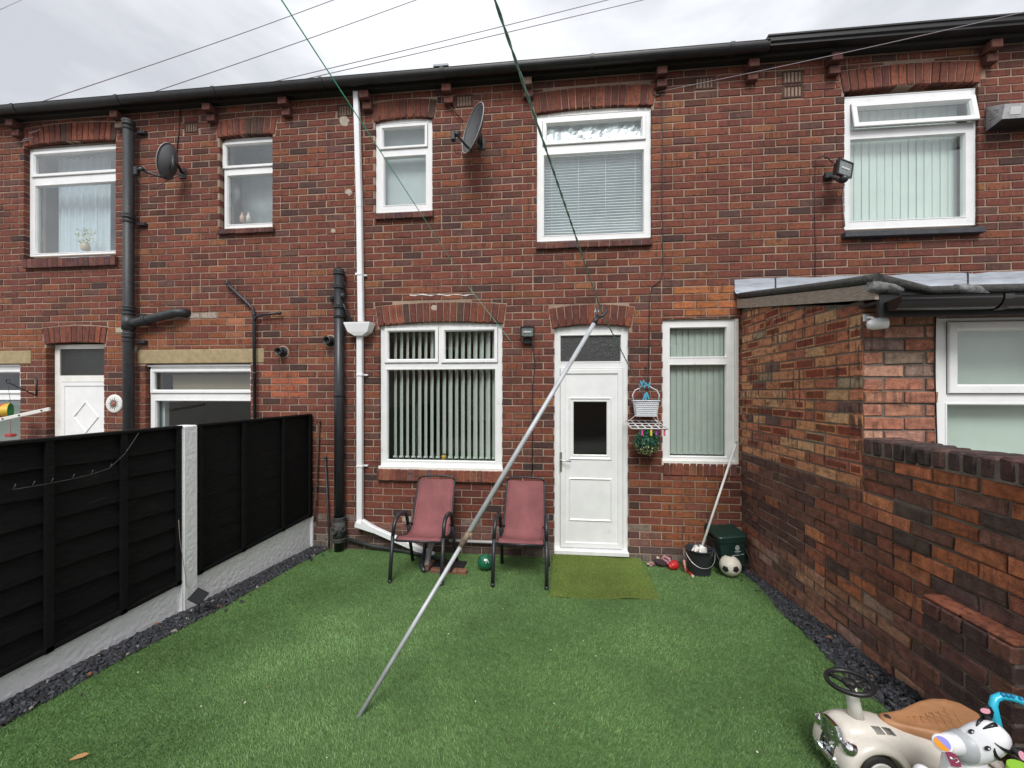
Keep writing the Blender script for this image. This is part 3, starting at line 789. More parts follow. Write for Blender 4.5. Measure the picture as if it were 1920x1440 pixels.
def joint(H,x,zc,g):
    s=MB(); n=10; r=.0635; y0=-.170
    prof=[(y0-r,zc+.03)]+[(y0+r*math.cos(math.pi+math.pi*k/n),zc+r*math.sin(math.pi+math.pi*k/n)*1.05) for k in range(n+1)]+[(y0+r,zc+.03)]
    m=len(prof); s.add([(x-.022,a,b) for a,b in prof]+[(x+.022,a,b) for a,b in prof]+[(x-.022,a*.97-.005,b+.006) for a,b in prof]+[(x+.022,a*.97-.005,b+.006) for a,b in prof],
        [(i,i+1,m+i+1,m+i) for i in range(m-1)]+[(i,2*m+i,2*m+i+1,i+1) for i in range(m-1)]+[(m+i,m+i+1,3*m+i+1,3*m+i) for i in range(m-1)])
    s.build('gutter_bracket',GUT,g)
gxs=px(1440,-.17)
for H,(a,b) in ((HL,HX[0]),(HM,(HX[1][0],gxs))):
    g=gutter(H,a,b,5.765)
    x=a+.35
    for q in (32,225,405,605,830,1110,1370):
        xx=px(q,-.17)
        if a<xx<b: joint(H,xx,5.765,g)
gutter(HR,gxs-.03,7.0,5.790,True)
for H,(a,b) in zip(HOUSES,HX):
    s=MB(); s.box(a,b,-.105,-.09,5.70,5.77); s.box(a,b,-.09,.22,5.725,5.74); s.build('eaves_board',mat('eaves_shade',(.02,.018,.016),.8),H)  # near-black colour carries the shade behind and under the gutter
s=MB(); p=onY(826,133,-.2); s.box(p.x-.08,p.x+.1,-.235,.0,5.80,5.822); s.build('roof_flashing',LEAD,HM)
# ------------------------------------------------------------ old garden wall (plane X = XW, faces -X)
def wallT(x,y=0): return Matrix.Translation((x,y,0))@Matrix.Rotation(-math.pi/2,4,'Z')
GW=thing('garden_wall','old weathered brick garden wall with dark brick on edge coping, right of the slate strip','wall',(XW,0,0))
YE=-px(0) if False else -1.755       # end of the extension
OLD=[((.20,.088,.064),.34),((.29,.105,.068),.34),((.44,.145,.075),.20),((.50,.185,.095),.09),((.12,.073,.06),.10)]
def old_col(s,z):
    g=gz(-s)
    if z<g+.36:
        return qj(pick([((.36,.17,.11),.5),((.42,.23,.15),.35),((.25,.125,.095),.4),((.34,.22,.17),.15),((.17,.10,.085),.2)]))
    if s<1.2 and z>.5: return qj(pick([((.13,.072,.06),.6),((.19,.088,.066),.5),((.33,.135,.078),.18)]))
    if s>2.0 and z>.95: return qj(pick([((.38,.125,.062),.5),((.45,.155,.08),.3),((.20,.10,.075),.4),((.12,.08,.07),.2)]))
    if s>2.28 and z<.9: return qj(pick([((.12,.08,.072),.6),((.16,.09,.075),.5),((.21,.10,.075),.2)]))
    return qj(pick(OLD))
def coarse(brs,amt=.004):
    o=[]
    for q,c,d in brs: o.append(([(x+rnd.uniform(-amt,amt),z+rnd.uniform(-amt,amt)) for x,z in q],c,d+rnd.uniform(-.001,.006)))
    return o
T=wallT(XW); SEND=5.6; ZC=1.545
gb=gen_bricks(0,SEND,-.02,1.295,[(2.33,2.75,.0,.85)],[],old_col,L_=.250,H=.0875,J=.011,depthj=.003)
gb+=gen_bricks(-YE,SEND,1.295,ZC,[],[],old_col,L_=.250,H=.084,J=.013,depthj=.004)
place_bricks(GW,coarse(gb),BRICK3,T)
mb=MB(); mb.box(XW+.0055,XW+.215,-1.3,.0-.001,-.2,1.29); mb.build('wall_core',mat('mortar_old',(.30,.225,.18),.95,bump=1.5,bscale=120,var=.3,vscale=5,speck=.3),GW)
mb=MB(); mb.box(XW+.0075,XW+.215,YE,-1.3,-.2,1.29); mb.box(XW+.0075,XW+.215,-SEND,YE,-.2,ZC)
mb.build('wall_core',MORT3,GW)
# coping: bricks on edge
n=int((SEND+YE)/.083); 
for i in range(n):
    y=YE-.083*i-.004; s=MB(); s.cc=qj(pick([((.06,.045,.042),.6),((.10,.055,.05),.4),((.16,.07,.055),.2)]))
    jx,jz=rnd.uniform(-.012,.008),rnd.uniform(-.008,.005)
    s.bbox(XW-.012+jx,XW+.235+jx,y-.070,y,ZC+.006,ZC+.118+jz,.012)
    s.v=[(v[0]+rnd.uniform(-.003,.003),v[1]+rnd.uniform(-.003,.003),v[2]+rnd.uniform(-.003,.003)) for v in s.v]
    s.build('coping_brick',BRICK3,GW)
s=MB(); s.box(XW+.0,XW+.222,-SEND,YE,ZC-.002,ZC+.095); s.build('coping_mortar',MORT3,GW)
# pier base
pc=lambda: qj(pick([((.08,.05,.047),.6),((.12,.06,.05),.5),((.16,.075,.055),.2)]))
PX=2.045; py0,py1=-2.76,-2.315
s=MB(); s.box(PX+.008,XW+.02,py0+.008,py1-.008,.0,.84); s.build('pier_core',MORT3,GW)
for k in range(9):
    z0=.845-.0875*(k+1)+.005; z1=.845-.0875*k-.005
    if k==0: cuts=[0,.11,.22,.335,.445]
    else: cuts=[0,.225,.445] if k%2 else [0,.11,.335,.445]
    for a,b in zip(cuts[:-1],cuts[1:]):
        s=MB(); s.cc=pc(); s.bbox(PX+rnd.uniform(-.004,.004)-(.006 if k==0 else 0),XW+.01,py1-b+.005,py1-a-.005,z0,z1,.007)
        if k==0:
            for i,v in enumerate(s.v):
                pass
        s.build('pier_brick',BRICK3,GW)
# ragged orange top bed of the ledge
for a,b in ((0,.2),(.2,.445)):
    s=MB(); s.cc=jit((.26,.095,.055)); s.bbox(PX+.004,XW+.01,py1-b+.006,py1-a-.004,.84,.862,.008); s.build('ledge_brick',BRICK3,GW)
# ------------------------------------------------------------ extension
EX=thing('house_extension','low brick extension with a felt roof, black gutter and a wide white window','extension',(XW,0,0))
KISS=[((.60,.275,.145),.36),((.53,.21,.115),.32),((.62,.35,.19),.12),((.40,.15,.095),.16),((.18,.10,.085),.05),((.42,.30,.19),.04)]
zr=lambda y: 2.945+.202*y     # underside of verge at depth y (0 .. -1.75)
eb=gen_bricks(0,-YE,1.297,3.0,[],[],lambda s,z: qj(pick(KISS),5,.1),L_=.250,H=.088,J=.011,depthj=.002,ph=2)
cut=[]
for q,c,d in eb:
    zt=lambda s: zr(-s)-.004
    q2=[(x,min(z,zt(x))) for x,z in q]
    if q2[3][1]-q2[0][1]>.01 and q2[2][1]-q2[1][1]>.01: cut.append((q2,c,d))
place_bricks(EX,cut,BRICK2,wallT(XW))
mb=MB(); mb.add([(XW+.006,-.001,1.29),(XW+.006,YE+.004,1.29),(XW+.006,YE+.004,zr(YE)),(XW+.006,-.001,zr(0))],[(0,1,2,3)])
fo=prect(1757,2250,592,868,YE); fx0,fx1=fo[0],fo[1]; fz1=fo[3]; fz0=onY(1800,880,YE).z-.03
backing(mb,XW+.0065,6.9,-.2,2.62,[(fx0,fx1,fz0,fz1)],YE+.006,YE+.24)
mb.box(6.75,6.9,YE+.24,-.01,-.2,2.9); mb.box(XW+.01,6.9,YE+.3,-.02,.35,.45)
mb.build('wall',MORT2,EX)
FR=[((.44,.20,.13),.45),((.36,.15,.10),.3),((.50,.27,.19),.2),((.28,.2,.16),.08)]
fb=gen_bricks(XW+.0,6.9,.45,2.60,[(fx0,fx1,fz0,fz1)],[],lambda s,z:qj(pick(FR)),L_=.262,H=.0905,J=.013,depthj=.003)
place_bricks(EX,coarse(fb,.003),BRICK3,Matrix.Translation((0,YE,0)),120)
mi=MB(); mi.box(XW+.25,6.7,YE+.9,YE+.92,.4,2.6); mi.build('interior',mat('ext_room',(.4,.42,.4),.9),EX)
FELTL=mat('felt_patch',(.16,.16,.16),.7,bump=2,bscale=60,var=.7,vscale=22)
# roof
s=MB(); yo=YE-.17
pr=[(0.0,3.10),(yo+.25,2.72),(yo,2.645),(yo,2.61),(0.0,3.055)]
x0=XW-.03
s.add([(x0,a,b) for a,b in pr]+[(6.95,a,b) for a,b in pr],[(0,1,2,3,4),(9,8,7,6,5),(0,5,6,1),(1,6,7,2),(2,7,8,3),(3,8,9,4),(4,9,5,0)])
s.build('roof',FELT,EX)
s=MB(); s.tube([(x0-.01,-.03,3.075),(x0-.01,-.5,2.985),(x0-.015,-1.0,2.89),(x0-.01,-1.5,2.795),(x0-.01,yo-.01,2.72)],[.030,.032,.030,.032,.034],8); s.build('felt_roll',FELT,EX)
s=MB(); pts=[(x0+.0,yo-.005,2.715)]; x=x0
while x<6.9: x+=.3; pts.append((x,yo-.002+rnd.uniform(-.006,.006),2.632+rnd.uniform(-.006,.006)))
s.tube(pts,[.036]+[.03+rnd.uniform(-.004,.004) for _ in pts[1:]],8); s.build('felt_edge',FELT,EX)
for xx,zz,rr in ((x0+.02,2.665,.040),(x0+.52,2.632,.037)):
    s=MB(); s.tube([(xx-.07,yo+.004,zz+.012),(xx-.02,yo-.004,zz),(xx+.05,yo,zz-.006),(xx+.11,yo+.004,zz-.03)],[rr*.9,rr*1.05,rr,rr*.8],9)
    s.v=[(v[0]+rnd.uniform(-.008,.008),v[1]+rnd.uniform(-.005,.005),v[2]+rnd.uniform(-.006,.006)) for v in s.v]; s.build('lead_patch',FELTL,EX)
s=MB(); s.add([(x0-.022,-.005,3.035),(x0-.022,yo,2.685),(x0-.022,yo,2.585),(x0-.022,-.005,2.935),(x0+.003,-.005,3.035),(x0+.003,yo,2.685),(x0+.003,yo,2.585),(x0+.003,-.005,2.935)],[(0,1,2,3),(7,6,5,4),(0,4,5,1),(1,5,6,2),(2,6,7,3),(3,7,4,0)])
s.build('barge_board',OLDWOOD,EX)
s=MB(); s.box(x0+.003,6.9,yo-.003,yo+.02,2.47,2.615); s.box(x0+.003,6.9,yo+.02,YE-.0,2.56,2.58); s.build('fascia_board',mat('fascia_black',(.015,.015,.016),.5),EX)
# flashing on the house wall
s=MB(); n=36
for j,(zz,yy) in enumerate(((3.27,-.012),(3.2,-.016),(3.13,-.014),(3.10,-.06))):
    for i in range(n+1):
        x=XW-.08+(7-XW+.08)*i/n; s.v.append((x,yy+rnd.uniform(-.004,.003),zz+rnd.uniform(-.004,.004)-.012*(i%6==0)))
for j in range(3):
    for i in range(n):
        s.smooth=True; a=j*(n+1)+i; s.face((a,a+1,a+n+2,a+n+1))
b0=len(s.v); s.smooth=False
s.add([(XW-.085,-.02,3.15),(XW+.02,-.02,3.12),(XW+.0,-.03,2.97),(XW-.05,-.03,3.02)],[(0,1,2,3)])
s.build('lead_flashing',LEAD,EX)
for xx in (XW+.35,XW+1.35,XW+2.3):
    s=MB(); s.box(xx,xx+.012,-.024,-.012,3.11,3.275); s.build('flashing_seam',SLATEM,EX)
# gutter of the extension
s=MB(); n=14; r=.062; yc=yo-.07; zc=2.562
prof=[(yc-r-.004,zc+.014),(yc-r,zc+.01)]+[(yc+r*math.cos(math.pi+math.pi*k/n),zc+r*math.sin(math.pi+math.pi*k/n)*1.1) for k in range(n+1)]
m=len(prof); X0,X1=x0+.03,6.95; s.smooth=True
s.add([(X0,a,b) for a,b in prof]+[(X1,a,b) for a,b in prof]+[(X0,a*.998-.003,b+.005) for a,b in prof]+[(X1,a*.998-.003,b+.005) for a,b in prof],[(i,i+1,m+i+1,m+i) for i in range(m-1)]+[(3*m+i,3*m+i+1,2*m+i+1,2*m+i) for i in range(m-1)])
s.smooth=False; b0=len(s.v); s.v+=[(X0,a,b) for a,b in prof]; s.face(range(b0,b0+m)); 
g=s.build('gutter',mat('gutter_gloss',(.008,.008,.009),.18,spec=.7),EX)
for q in (1870,):
    xx=onY(q,575,yc).x; s=MB(); s.add([(xx-.025,yc+(a-yc)*1.1,zc+(b-zc)*1.1) for a,b in prof]+[(xx+.025,yc+(a-yc)*1.1,zc+(b-zc)*1.1) for a,b in prof],[(i,i+1,m+i+1,m+i) for i in range(m-1)]); s.build('gutter_bracket',MATS['gutter_gloss'],g)
# window of the extension
d=YE+.02
t1=gr(d,1793,2240,617,721); t2=gr(d,1772,2240,756,872)
w=win(EX,fx0,fx1,fz0,fz1,d,fixed=[(t2[0],fx1-.08,fz0+.06,t2[3])],sash=[(t1[0]-.045,(fx0+fx1)/2,t1[2]-.045,t1[3]+.045,.062),((fx0+fx1)/2+.05,fx1-.08,t1[2]-.045,t1[3]+.045,.062)])
s=MB(); s.box(fx0,fx1,d+.1,d+.11,fz0,fz1); s.build('blind_backing',mat('blind_sage',(.55,.62,.56),.85,var=.05,vscale=4),w)
s=MB(); s.box(fx0-.012,fx0+.003,YE-.006,YE+.03,fz0,fz1); s.build('sealant_strip',PVCO,w)
s=MB(); s.tube([onY(1754,592,YE-.008),onY(1753,700,YE-.008),onY(1757,840,YE-.008)],.004,6); tag(s.build('window_cable',BLACKP),'thin black cable beside the extension window frame','cable')
# white spotlight under the extension gutter
p=onY(1646,607,YE-.09)
t=thing('spotlight','small white outdoor spotlight under the extension gutter','light',tuple(p))
s=MB(); M=Matrix.Rotation(R(-25),3,'Y'); s.lathe([(.001,-.055),(.026,-.053),(.036,-.03),(.039,.0),(.040,.045),(.034,.048),(.030,.03)],c=p,axis=(.93,-.3,.12),seg=20); s.build('lamp_body',PVC,t)
s=MB(); s.lathe([(.001,.032),(.034,.034)],c=p,axis=(.93,-.3,.12),seg=16); s.build('lens',mat('lens_grey',(.5,.5,.5),.2),t)
s=MB(); s.tube([p+Vector((0,0,.02)),p+Vector((-.01,.04,.05)),p+Vector((-.01,.085,.055))],.010,8); s.bbox(p.x-.03,p.x+.01,YE-.012,YE+.0,p.z+.03,p.z+.08); s.build('bracket',PVC,t)

# ------------------------------------------------------------ fence (plane X = XF, faces +X)
FE=thing('fence','black painted timber fence with white concrete posts and gravel boards','fence',(XF,-1.7,0))
BLK=mat('black_fence_paint',(.0055,.0055,.006),.7,bump=1.8,bscale=34,var=.75,vscale=14,stretch=(1,1.1,11),spec=.22,dark=((.022,.021,.02),7,.60))
WHT=mat('white_masonry_paint',(.93,.94,.95),.7,bump=1.2,bscale=60,var=.03,vscale=7)
WHTS=mat('white_smooth_paint',(.88,.89,.91),.75,bump=1.2,bscale=60,var=.05,vscale=7)
from mathutils import noise as MN
def rough_face(s,y0,y1,z0,z1,x,amp,step=.011):
    ny=max(2,int((y1-y0)/step)); nz=max(2,int((z1-z0)/step)); b=len(s.v); s.smooth=True
    for j in range(nz+1):
        for i in range(ny+1):
            y=y0+(y1-y0)*i/ny; z=z0+(z1-z0)*j/nz; h=MN.noise(Vector((y*34,z*34,x*3)))+.6*MN.noise(Vector((y*75,z*75,x+7)))
            ed=min(1,min(i,ny-i,j,nz-j)/2); s.v.append((x+amp*max(-.6,h)*ed,y,z))
    for j in range(nz):
        for i in range(ny): k=b+j*(ny+1)+i; s.face((k,k+1,k+ny+2,k+ny+1))
    s.smooth=False
def bay(y0,y1,nb,style,battens,seed=0):
    "y0 nearer the camera"
    zb,zt=.415,1.675; H_=(zt-zb)/nb
    for i in range(nb):
        a=zb+H_*i; b=a+H_+.022; s=MB(); n=14; th=.013 if style else .007
        rr=random.Random(seed*50+i); ph=rr.uniform(0,6); amp=.006 if style else .003
        for k in range(n+1):
            y=y0+(y1-y0)*k/n; wv=amp*math.sin(ph+k*.9)+rr.uniform(-.002,.002)
            ro=.028 if style else .012
            s.v += [(XF+ro,y,a+wv),(XF+ro-th,y,a+wv),(XF-.004,y,b),(XF+.004+.004,y,b)]
        for k in range(n):
            o=4*k
            for (p,q) in ((0,1),(1,2),(2,3),(3,0)): s.face((o+p,o+q,o+4+q,o+4+p))
        s.face((0,3,2,1)); s.face((4*n,4*n+1,4*n+2,4*n+3))
        s.build('fence_board',BLK,FE)
    for yb in battens:
        s=MB(); s.bbox(XF+.024,XF+.046,yb-.022,yb+.022,zb-.01,zt+.01,.004); s.build('batten',BLK,FE)
    s=MB(); s.bbox(XF-.02,XF+.05,y0,y1,zt+.008,zt+.03,.004); s.build('capping_rail',BLK,FE)
    s=MB(); s.bbox(XF-.016,XF+.046,y0,y1,zb-.004,zb+.028,.004); s.build('bottom_rail',BLK,FE)
    s=MB(); rough_face(s,y0,y1,-.02,.404,XF+.02,.0042)
    m0=len(s.v); s.add([(XF+.018,y0,.402),(XF+.018,y1,.402),(XF+.010,y1,.412),(XF+.010,y0,.412),(XF-.03,y0,.412),(XF-.03,y1,.412)],[(3,2,1,0),(4,5,2,3)])
    s.build('gravel_board',WHT,FE)
bay(-1.655,-.045,8,0,[-1.136,-.563,-.075,-1.62],1)
bay(-3.62,-1.79,8,1,[-2.228,-2.643,-3.10,-1.815],2)
bay(-5.6,-3.76,8,1,[-4.3,-4.9],3)
def post(y0,y1,zt,x1=.03):
    s=MB(); s.bbox(XF-.08,XF+x1,y0,y1,-.1,zt,.008); rough_face(s,y0+.008,y1-.008,.0,zt-.01,XF+x1+.003,.0035); s.build('post',WHT,FE)
    s=MB(); s.bbox(XF-.055,XF+x1-.006,y0-.012,y0+.002,-.1,zt-.01,.004); s.build('post_edge',WHTS,FE)
post(-1.785,-1.66,1.70,.052); post(-3.755,-3.625,1.70,.05)
s=MB(); s.bbox(XF-.01,XF+.045,-.04,-.004,.02,.40,.006); s.build('post_foot',WHTS,FE)
s=MB(); s.bbox(XF-.0,XF+.03,-.042,-.008,.41,1.69,.005); s.build('end_batten',BLK,FE)
s=MB(); s.box(XF-.01,XF+.016,-1.65,-.05,-.05,.07); s.build('concrete_footing',mat('raw_concrete',(.36,.34,.29),.9,bump=1),FE)
# fairy light wire on the fence
s=MB(); pts=[onX(260,812,XF+.06),onX(235,850,XF+.055),onX(205,878,XF+.055),onX(170,890,XF+.055),onX(135,898,XF+.055),onX(95,906,XF+.055),onX(60,912,XF+.055),onX(24,918,XF+.055)]
s.tube(pts,.0016,5)
for p in pts[1:]:
    s.tube([p,p+Vector((.006,.004,.018)),p+Vector((.01,.006,.03))],.0022,5)
tag(s.build('light_string',mat('wire_grey',(.10,.10,.10),.5)),'thin dark string of fairy lights sagging across the black fence','string lights')
# solar panel on stake
p=onG(373,1158); p0=Vector((p.x,p.y,gz(p.y)))
t=thing('solar_panel','small black solar panel on a stake beside the white fence post','solar panel',tuple(p0))
s=MB(); s.tube([p0,p0+Vector((0,0,.13))],.006,8); s.build('stake',BLACKP,t)
c0=p0+Vector((0,-.005,.175)); M=Matrix.Translation(c0)@Matrix.Rotation(R(35),4,'Z')@Matrix.Rotation(R(-38),4,'X')@Matrix.Rotation(R(38),4,'Y')
s=MB(); s.bbox(-.05,.05,-.006,.006,-.05,.05,.003,M); s.build('panel',mat('solar_cell',(.012,.013,.016),.6,spec=.15),t)
s=MB(); s.tube([c0,onX(350,1100,XF+.058),onX(345,1060,XF+.058),onX(337,1010,XF+.056),onX(335,975,XF+.05)],.0022,5); s.build('wire',mat('wire_beige',(.3,.27,.22),.6),t)

# ------------------------------------------------------------ pipes
def collar(s,c,r,h=.05,ax=(0,0,1)):
    s.lathe([(r*.98,-h/2),(r+.010,-h/2+.004),(r+.012,-h/4),(r+.004,0),(r+.014,h/4),(r+.012,h/2-.003),(r*.98,h/2)],c=c,axis=ax,seg=20)
# soil stack on the left house
X=px(241,-.1); r=.058
t=thing('soil_pipe','tall dark grey cast iron soil pipe running up the left house','pipe',(X,-.1,0))
s=MB(); s.tube([(X,-.1,0),(X,-.1,pz(240,226,-.1))],r,20); s.build('pipe',IRON,t)
for y in (236,410,583,633):
    z=pz(240,y,-.1); s=MB(); collar(s,(X,-.1,z+.03),r,.07); collar(s,(X,-.1,z-.045),r*.96,.03); k=s.build('collar',IRON,t)
    s=MB(); s.bbox(X+.06,X+.17,-.05,.0,z-.07,z-.03); s.build('wall_lug',IRON,t)
a=onY(245,607,-.1); b=onY(336,585,-.085); s=MB()
s.tube([a,a+(b-a)*.1,b-(b-a)*.06,b+Vector((.02,.03,0)),b+Vector((.03,.09,0))],.056,16); collar(s,a+(b-a)*.32,.058,.04,(b-a)); s.build('branch_pipe',IRON,t)
s=MB(); s.tube([(X,-.1,a.z-.08),(X,-.1,a.z+.1)],r+.013,20); s.build('junction',IRON,t)
# thin vent pipe, left house
t=thing('waste_pipe','thin black waste pipe with an elbow and side branch above the left kitchen window','pipe',tuple(onY(478,790,-.05)))
q=lambda x,y,pl=-.05: onY(x,y,pl)
s=MB(); s.tube([q(424,530,-.03),q(430,536),q(462,566),q(474,578),q(476,590),q(478,795)],.019,12); s.build('pipe',BLACKP,t)
s=MB(); s.tube([q(476,604),q(480,594),q(490,590),q(525,587)],.016,12); s.build('branch_pipe',BLACKP,t)
s=MB()
for (x,y) in ((426,532),(464,569),(476,590),(477,700),(524,587)):
    s=MB(); s.sphere(q(x,y),.025,10,8); s.build('pipe_fitting',BLACKP,t)
# soil pipe middle
X=px(636,-.08); r=.058
t=thing('soil_pipe','black plastic soil pipe with an open top between the fence and white downpipe','pipe',(X,-.08,0))
zt_=pz(635,505,-.08); s=MB(); s.tube([(X,-.08,-.02),(X,-.08,zt_)],r,20); s.build('pipe',BLACKP,t)
for y,h in ((512,.05),(538,.05),(575,.05),(594,.03),(742,.02)):
    s=MB(); collar(s,(X,-.08,pz(636,y,-.08)),r,h); s.build('collar',BLACKP,t)
z=pz(636,556,-.08); s=MB(); s.tube([(X-.02,-.09,z),(X-.1,-.03,z),(X-.115,-.0,z)],[.045,.042,.05],12); s.lathe([(.001,.03),(.034,.028),(.034,0)],c=(X+.055,-.1,z),axis=(1,-.3,0),seg=14); s.build('boss',BLACKP,t)
s=MB(); s.tube([q(643,570,-.09),q(648,582),q(660,606,-.07)],.021,10); s.build('waste_branch',BLACKP,t)
z=pz(636,992,-.08); s=MB(); s.tube([(X,-.08,z-.13),(X,-.08,z+.12)],r+.016,20); s.lathe([(.04,-.02),(.045,.03),(.036,.034),(.032,.025),(.001,.022)],c=(X-.02,-.15,z),axis=(-.2,-1,.05),seg=18); s.lathe([(.04,0),(.045,.03),(.03,.034),(.001,.02)],c=(X+.05,-.11,z+.01),axis=(1,-.35,.05),seg=18)
collar(s,(X,-.08,z-.13),r+.012,.05); collar(s,(X,-.08,z+.13),r+.01,.05); s.build('access_boss',mat('worn_plastic',(.05,.05,.05),.7,var=.6,vscale=30,bump=1),t)
# wall cowls
for (x,y,lab) in ((531,660,'round black flue outlet on the wall between the waste pipe and the soil pipe'),(620,640,'black round vent cowl on the wall tucked behind the middle soil pipe')):
    c=onY(x,y,0); t=thing('flue_outlet',lab,'vent',tuple(c))
    s=MB(); s.lathe([(.066,0),(.066,-.012),(.05,-.016),(.047,-.07),(.052,-.075),(.052,-.10),(.040,-.102),(.036,-.06),(.001,-.05)],c=c,axis=(0,1,0),seg=22); s.build('outlet',BLACKP,t)
    s=MB(); s.lathe([(.085,.0),(.08,-.006),(.06,-.004)],c=c,axis=(0,1,0),seg=16); s.build('mortar_collar',MORT,t)
# thin pipes near the fence
for (x0_,y0_,x1_,y1_,r_,lab) in ((610,858,617,1008,.017,'thin black pipe stub rising from the slate by the soil pipe'),(598,790,590,960,.018,'rusty dark bar leaning in the corner behind the fence end')):
    a=onY(x0_,y0_,-.03); b=onY(x1_,y1_,-.06); s=MB(); s.tube([a,b,b+Vector((0,0,-.12))],r_*.7,10); s.lathe([(r_,-.01),(r_,.02),(.001,.022)],c=a,seg=10)
    tag(s.build('pipe_stub' if 'stub' in lab else 'metal_bar',IRON if 'stub' in lab else mat('rust',(.09,.045,.03),.9,bump=1,var=.4,vscale=20)),lab,'pipe' if 'stub' in lab else 'bar')
# white square downpipe with hopper
t=thing('downpipe','white square downpipe with a hopper head beside the middle ground floor window','downpipe',tuple(onY(676,985,-.07)))
WP=mat('white_downpipe',(.84,.85,.87),.32,var=.05,vscale=5)
def sq(pts,w,dp,y):
    s=MB(); P_=[onY(a,b,y) for a,b in pts]
    for a,b in zip(P_[:-1],P_[1:]):
        dv=(b-a); L_=dv.length; ang=math.atan2(dv.x,-dv.z)
        M=Matrix.Translation(a)@Matrix.Rotation(-ang,4,'Y')
        s.bbox(-w/2,w/2,-dp/2,dp/2,-L_-.004,.004,.008,M)
    return s
sq([(668,170),(674,390),(677,604)],.066,.062,-.06).build('upper_pipe',WP,t)
sq([(675,630),(675,990)],.07,.062,-.06).build('lower_pipe',WP,t)
sq([(678,978),(700,992),(813,1042)],.072,.06,-.1).build('offset_pipe',WP,t)
sq([(668,982),(703,993)],.078,.066,-.098).build('bend',WP,t)
c=onY(674,617,-.09); s=MB(); hw,hd=.165,.075
s.v=[(c.x-hw,c.y-hd,c.z+.075),(c.x+hw,c.y-hd,c.z+.075),(c.x+hw,c.y+hd,c.z+.075),(c.x-hw,c.y+hd,c.z+.075),(c.x-hw,c.y-hd,c.z+.06),(c.x+hw,c.y-hd,c.z+.06),(c.x+hw,c.y+hd,c.z+.06),(c.x-hw,c.y+hd,c.z+.06),
(c.x-hw+.04,c.y-hd+.02,c.z-.04),(c.x+hw-.04,c.y-hd+.02,c.z-.04),(c.x+hw-.04,c.y+hd,c.z-.04),(c.x-hw+.04,c.y+hd,c.z-.04),(c.x-.05,c.y-.04,c.z-.085),(c.x+.05,c.y-.04,c.z-.085),(c.x+.05,c.y+hd,c.z-.085),(c.x-.05,c.y+hd,c.z-.085)]
for k in range(3):
    for j in range(4): j2=(j+1)%4; s.face((4*k+j,4*k+4+j,4*k+4+j2,4*k+j2))
s.face((12,15,14,13)); s.v+=[(c.x-hw+.006,c.y-hd+.006,c.z+.075),(c.x+hw-.006,c.y-hd+.006,c.z+.075),(c.x+hw-.006,c.y+hd-.006,c.z+.075),(c.x-hw+.006,c.y+hd-.006,c.z+.075),(c.x-hw+.02,c.y-hd+.01,c.z+.02),(c.x+hw-.02,c.y-hd+.01,c.z+.02),(c.x+hw-.02,c.y+hd-.01,c.z+.02),(c.x-hw+.02,c.y+hd-.01,c.z+.02)]
for j in range(4): j2=(j+1)%4; s.face((j,j2,16+j2,16+j)); s.face((16+j,16+j2,20+j2,20+j))
s.face((20,21,22,23)); s.build('hopper_head',WP,t)
for (x,y) in ((674,515),(676,703),(676,874)):
    c=onY(x,y,-.06); s=MB(); s.bbox(c.x-.04,c.x+.04,-.098,-.02,c.z-.014,c.z+.014,.004); s.bbox(c.x+.035,c.x+.075,-.03,-.0,c.z-.01,c.z+.01,.003); s.build('pipe_clip',WP,t)
# drain gully corner: kicked pipe, brick edging, hoses
dr=onG(838,1072); 
s=MB(); s.tube([onY(812,1012,-.30),onY(806,1030,-.30),onG(800,1060,.03),onG(799,1066,-.03)],.030,12); tag(s.build('waste_spout',mat('grey_plastic',(.42,.41,.42),.5,var=.1)),'grey waste pipe end pointing into the drain under the left chair','pipe')
s=MB(); s.tube([onY(797,1015,-.28),onY(796,1035,-.3),onG(789,1058,.06),onG(796,1072,.02)],.022,10); tag(s.build('waste_elbow',BLACKP),'black waste pipe elbow into the drain under the left chair','pipe')
t=thing('drain_gully','sunken drain gully edged with terracotta under the left chair','drain',(dr.x,dr.y,gz(dr.y)))
g0=org(t)
s=MB(); s.bbox(g0.x-.20,g0.x+.16,g0.y-.01,g0.y+.26,g0.z-.02,g0.z+.012,.004); s.build('grate',mat('drain_dark',(.012,.012,.012),.7),t)
for k,(dx,w_) in enumerate(((-.06,.22),(.15,.16))):
    s=MB(); s.cc=jit((.24,.12,.08)); s.bbox(g0.x+dx-w_/2+.004,g0.x+dx+w_/2-.004,g0.y-.07,g0.y-.0,g0.z-.01,g0.z+.05,.010); s.build('edging_tile',BRICK3,t)
s=MB(); s.cc=jit((.22,.12,.09)); s.bbox(g0.x-.26,g0.x-.2,g0.y-.05,g0.y+.2,g0.z-.01,g0.z+.035,.01); s.build('edging_tile',BRICK3,t)
s=MB(); s.tube([onY(650,1010,-.05),onY(700,1024,-.06),onY(760,1034,-.08),onG(835,1050,.07)],.021,10); tag(s.build('drain_hose',mat('hose_black',(.03,.035,.035),.5,var=.3)),'black pipe running along the foot of the middle house wall','pipe')
s=MB(); s.tube([onY(842,1014,-.05),onY(1020,1020,-.05)],.017,10); tag(s.build('overflow_pipe',MATS['grey_plastic']),'pale grey pipe along the wall base behind the right chair','pipe')
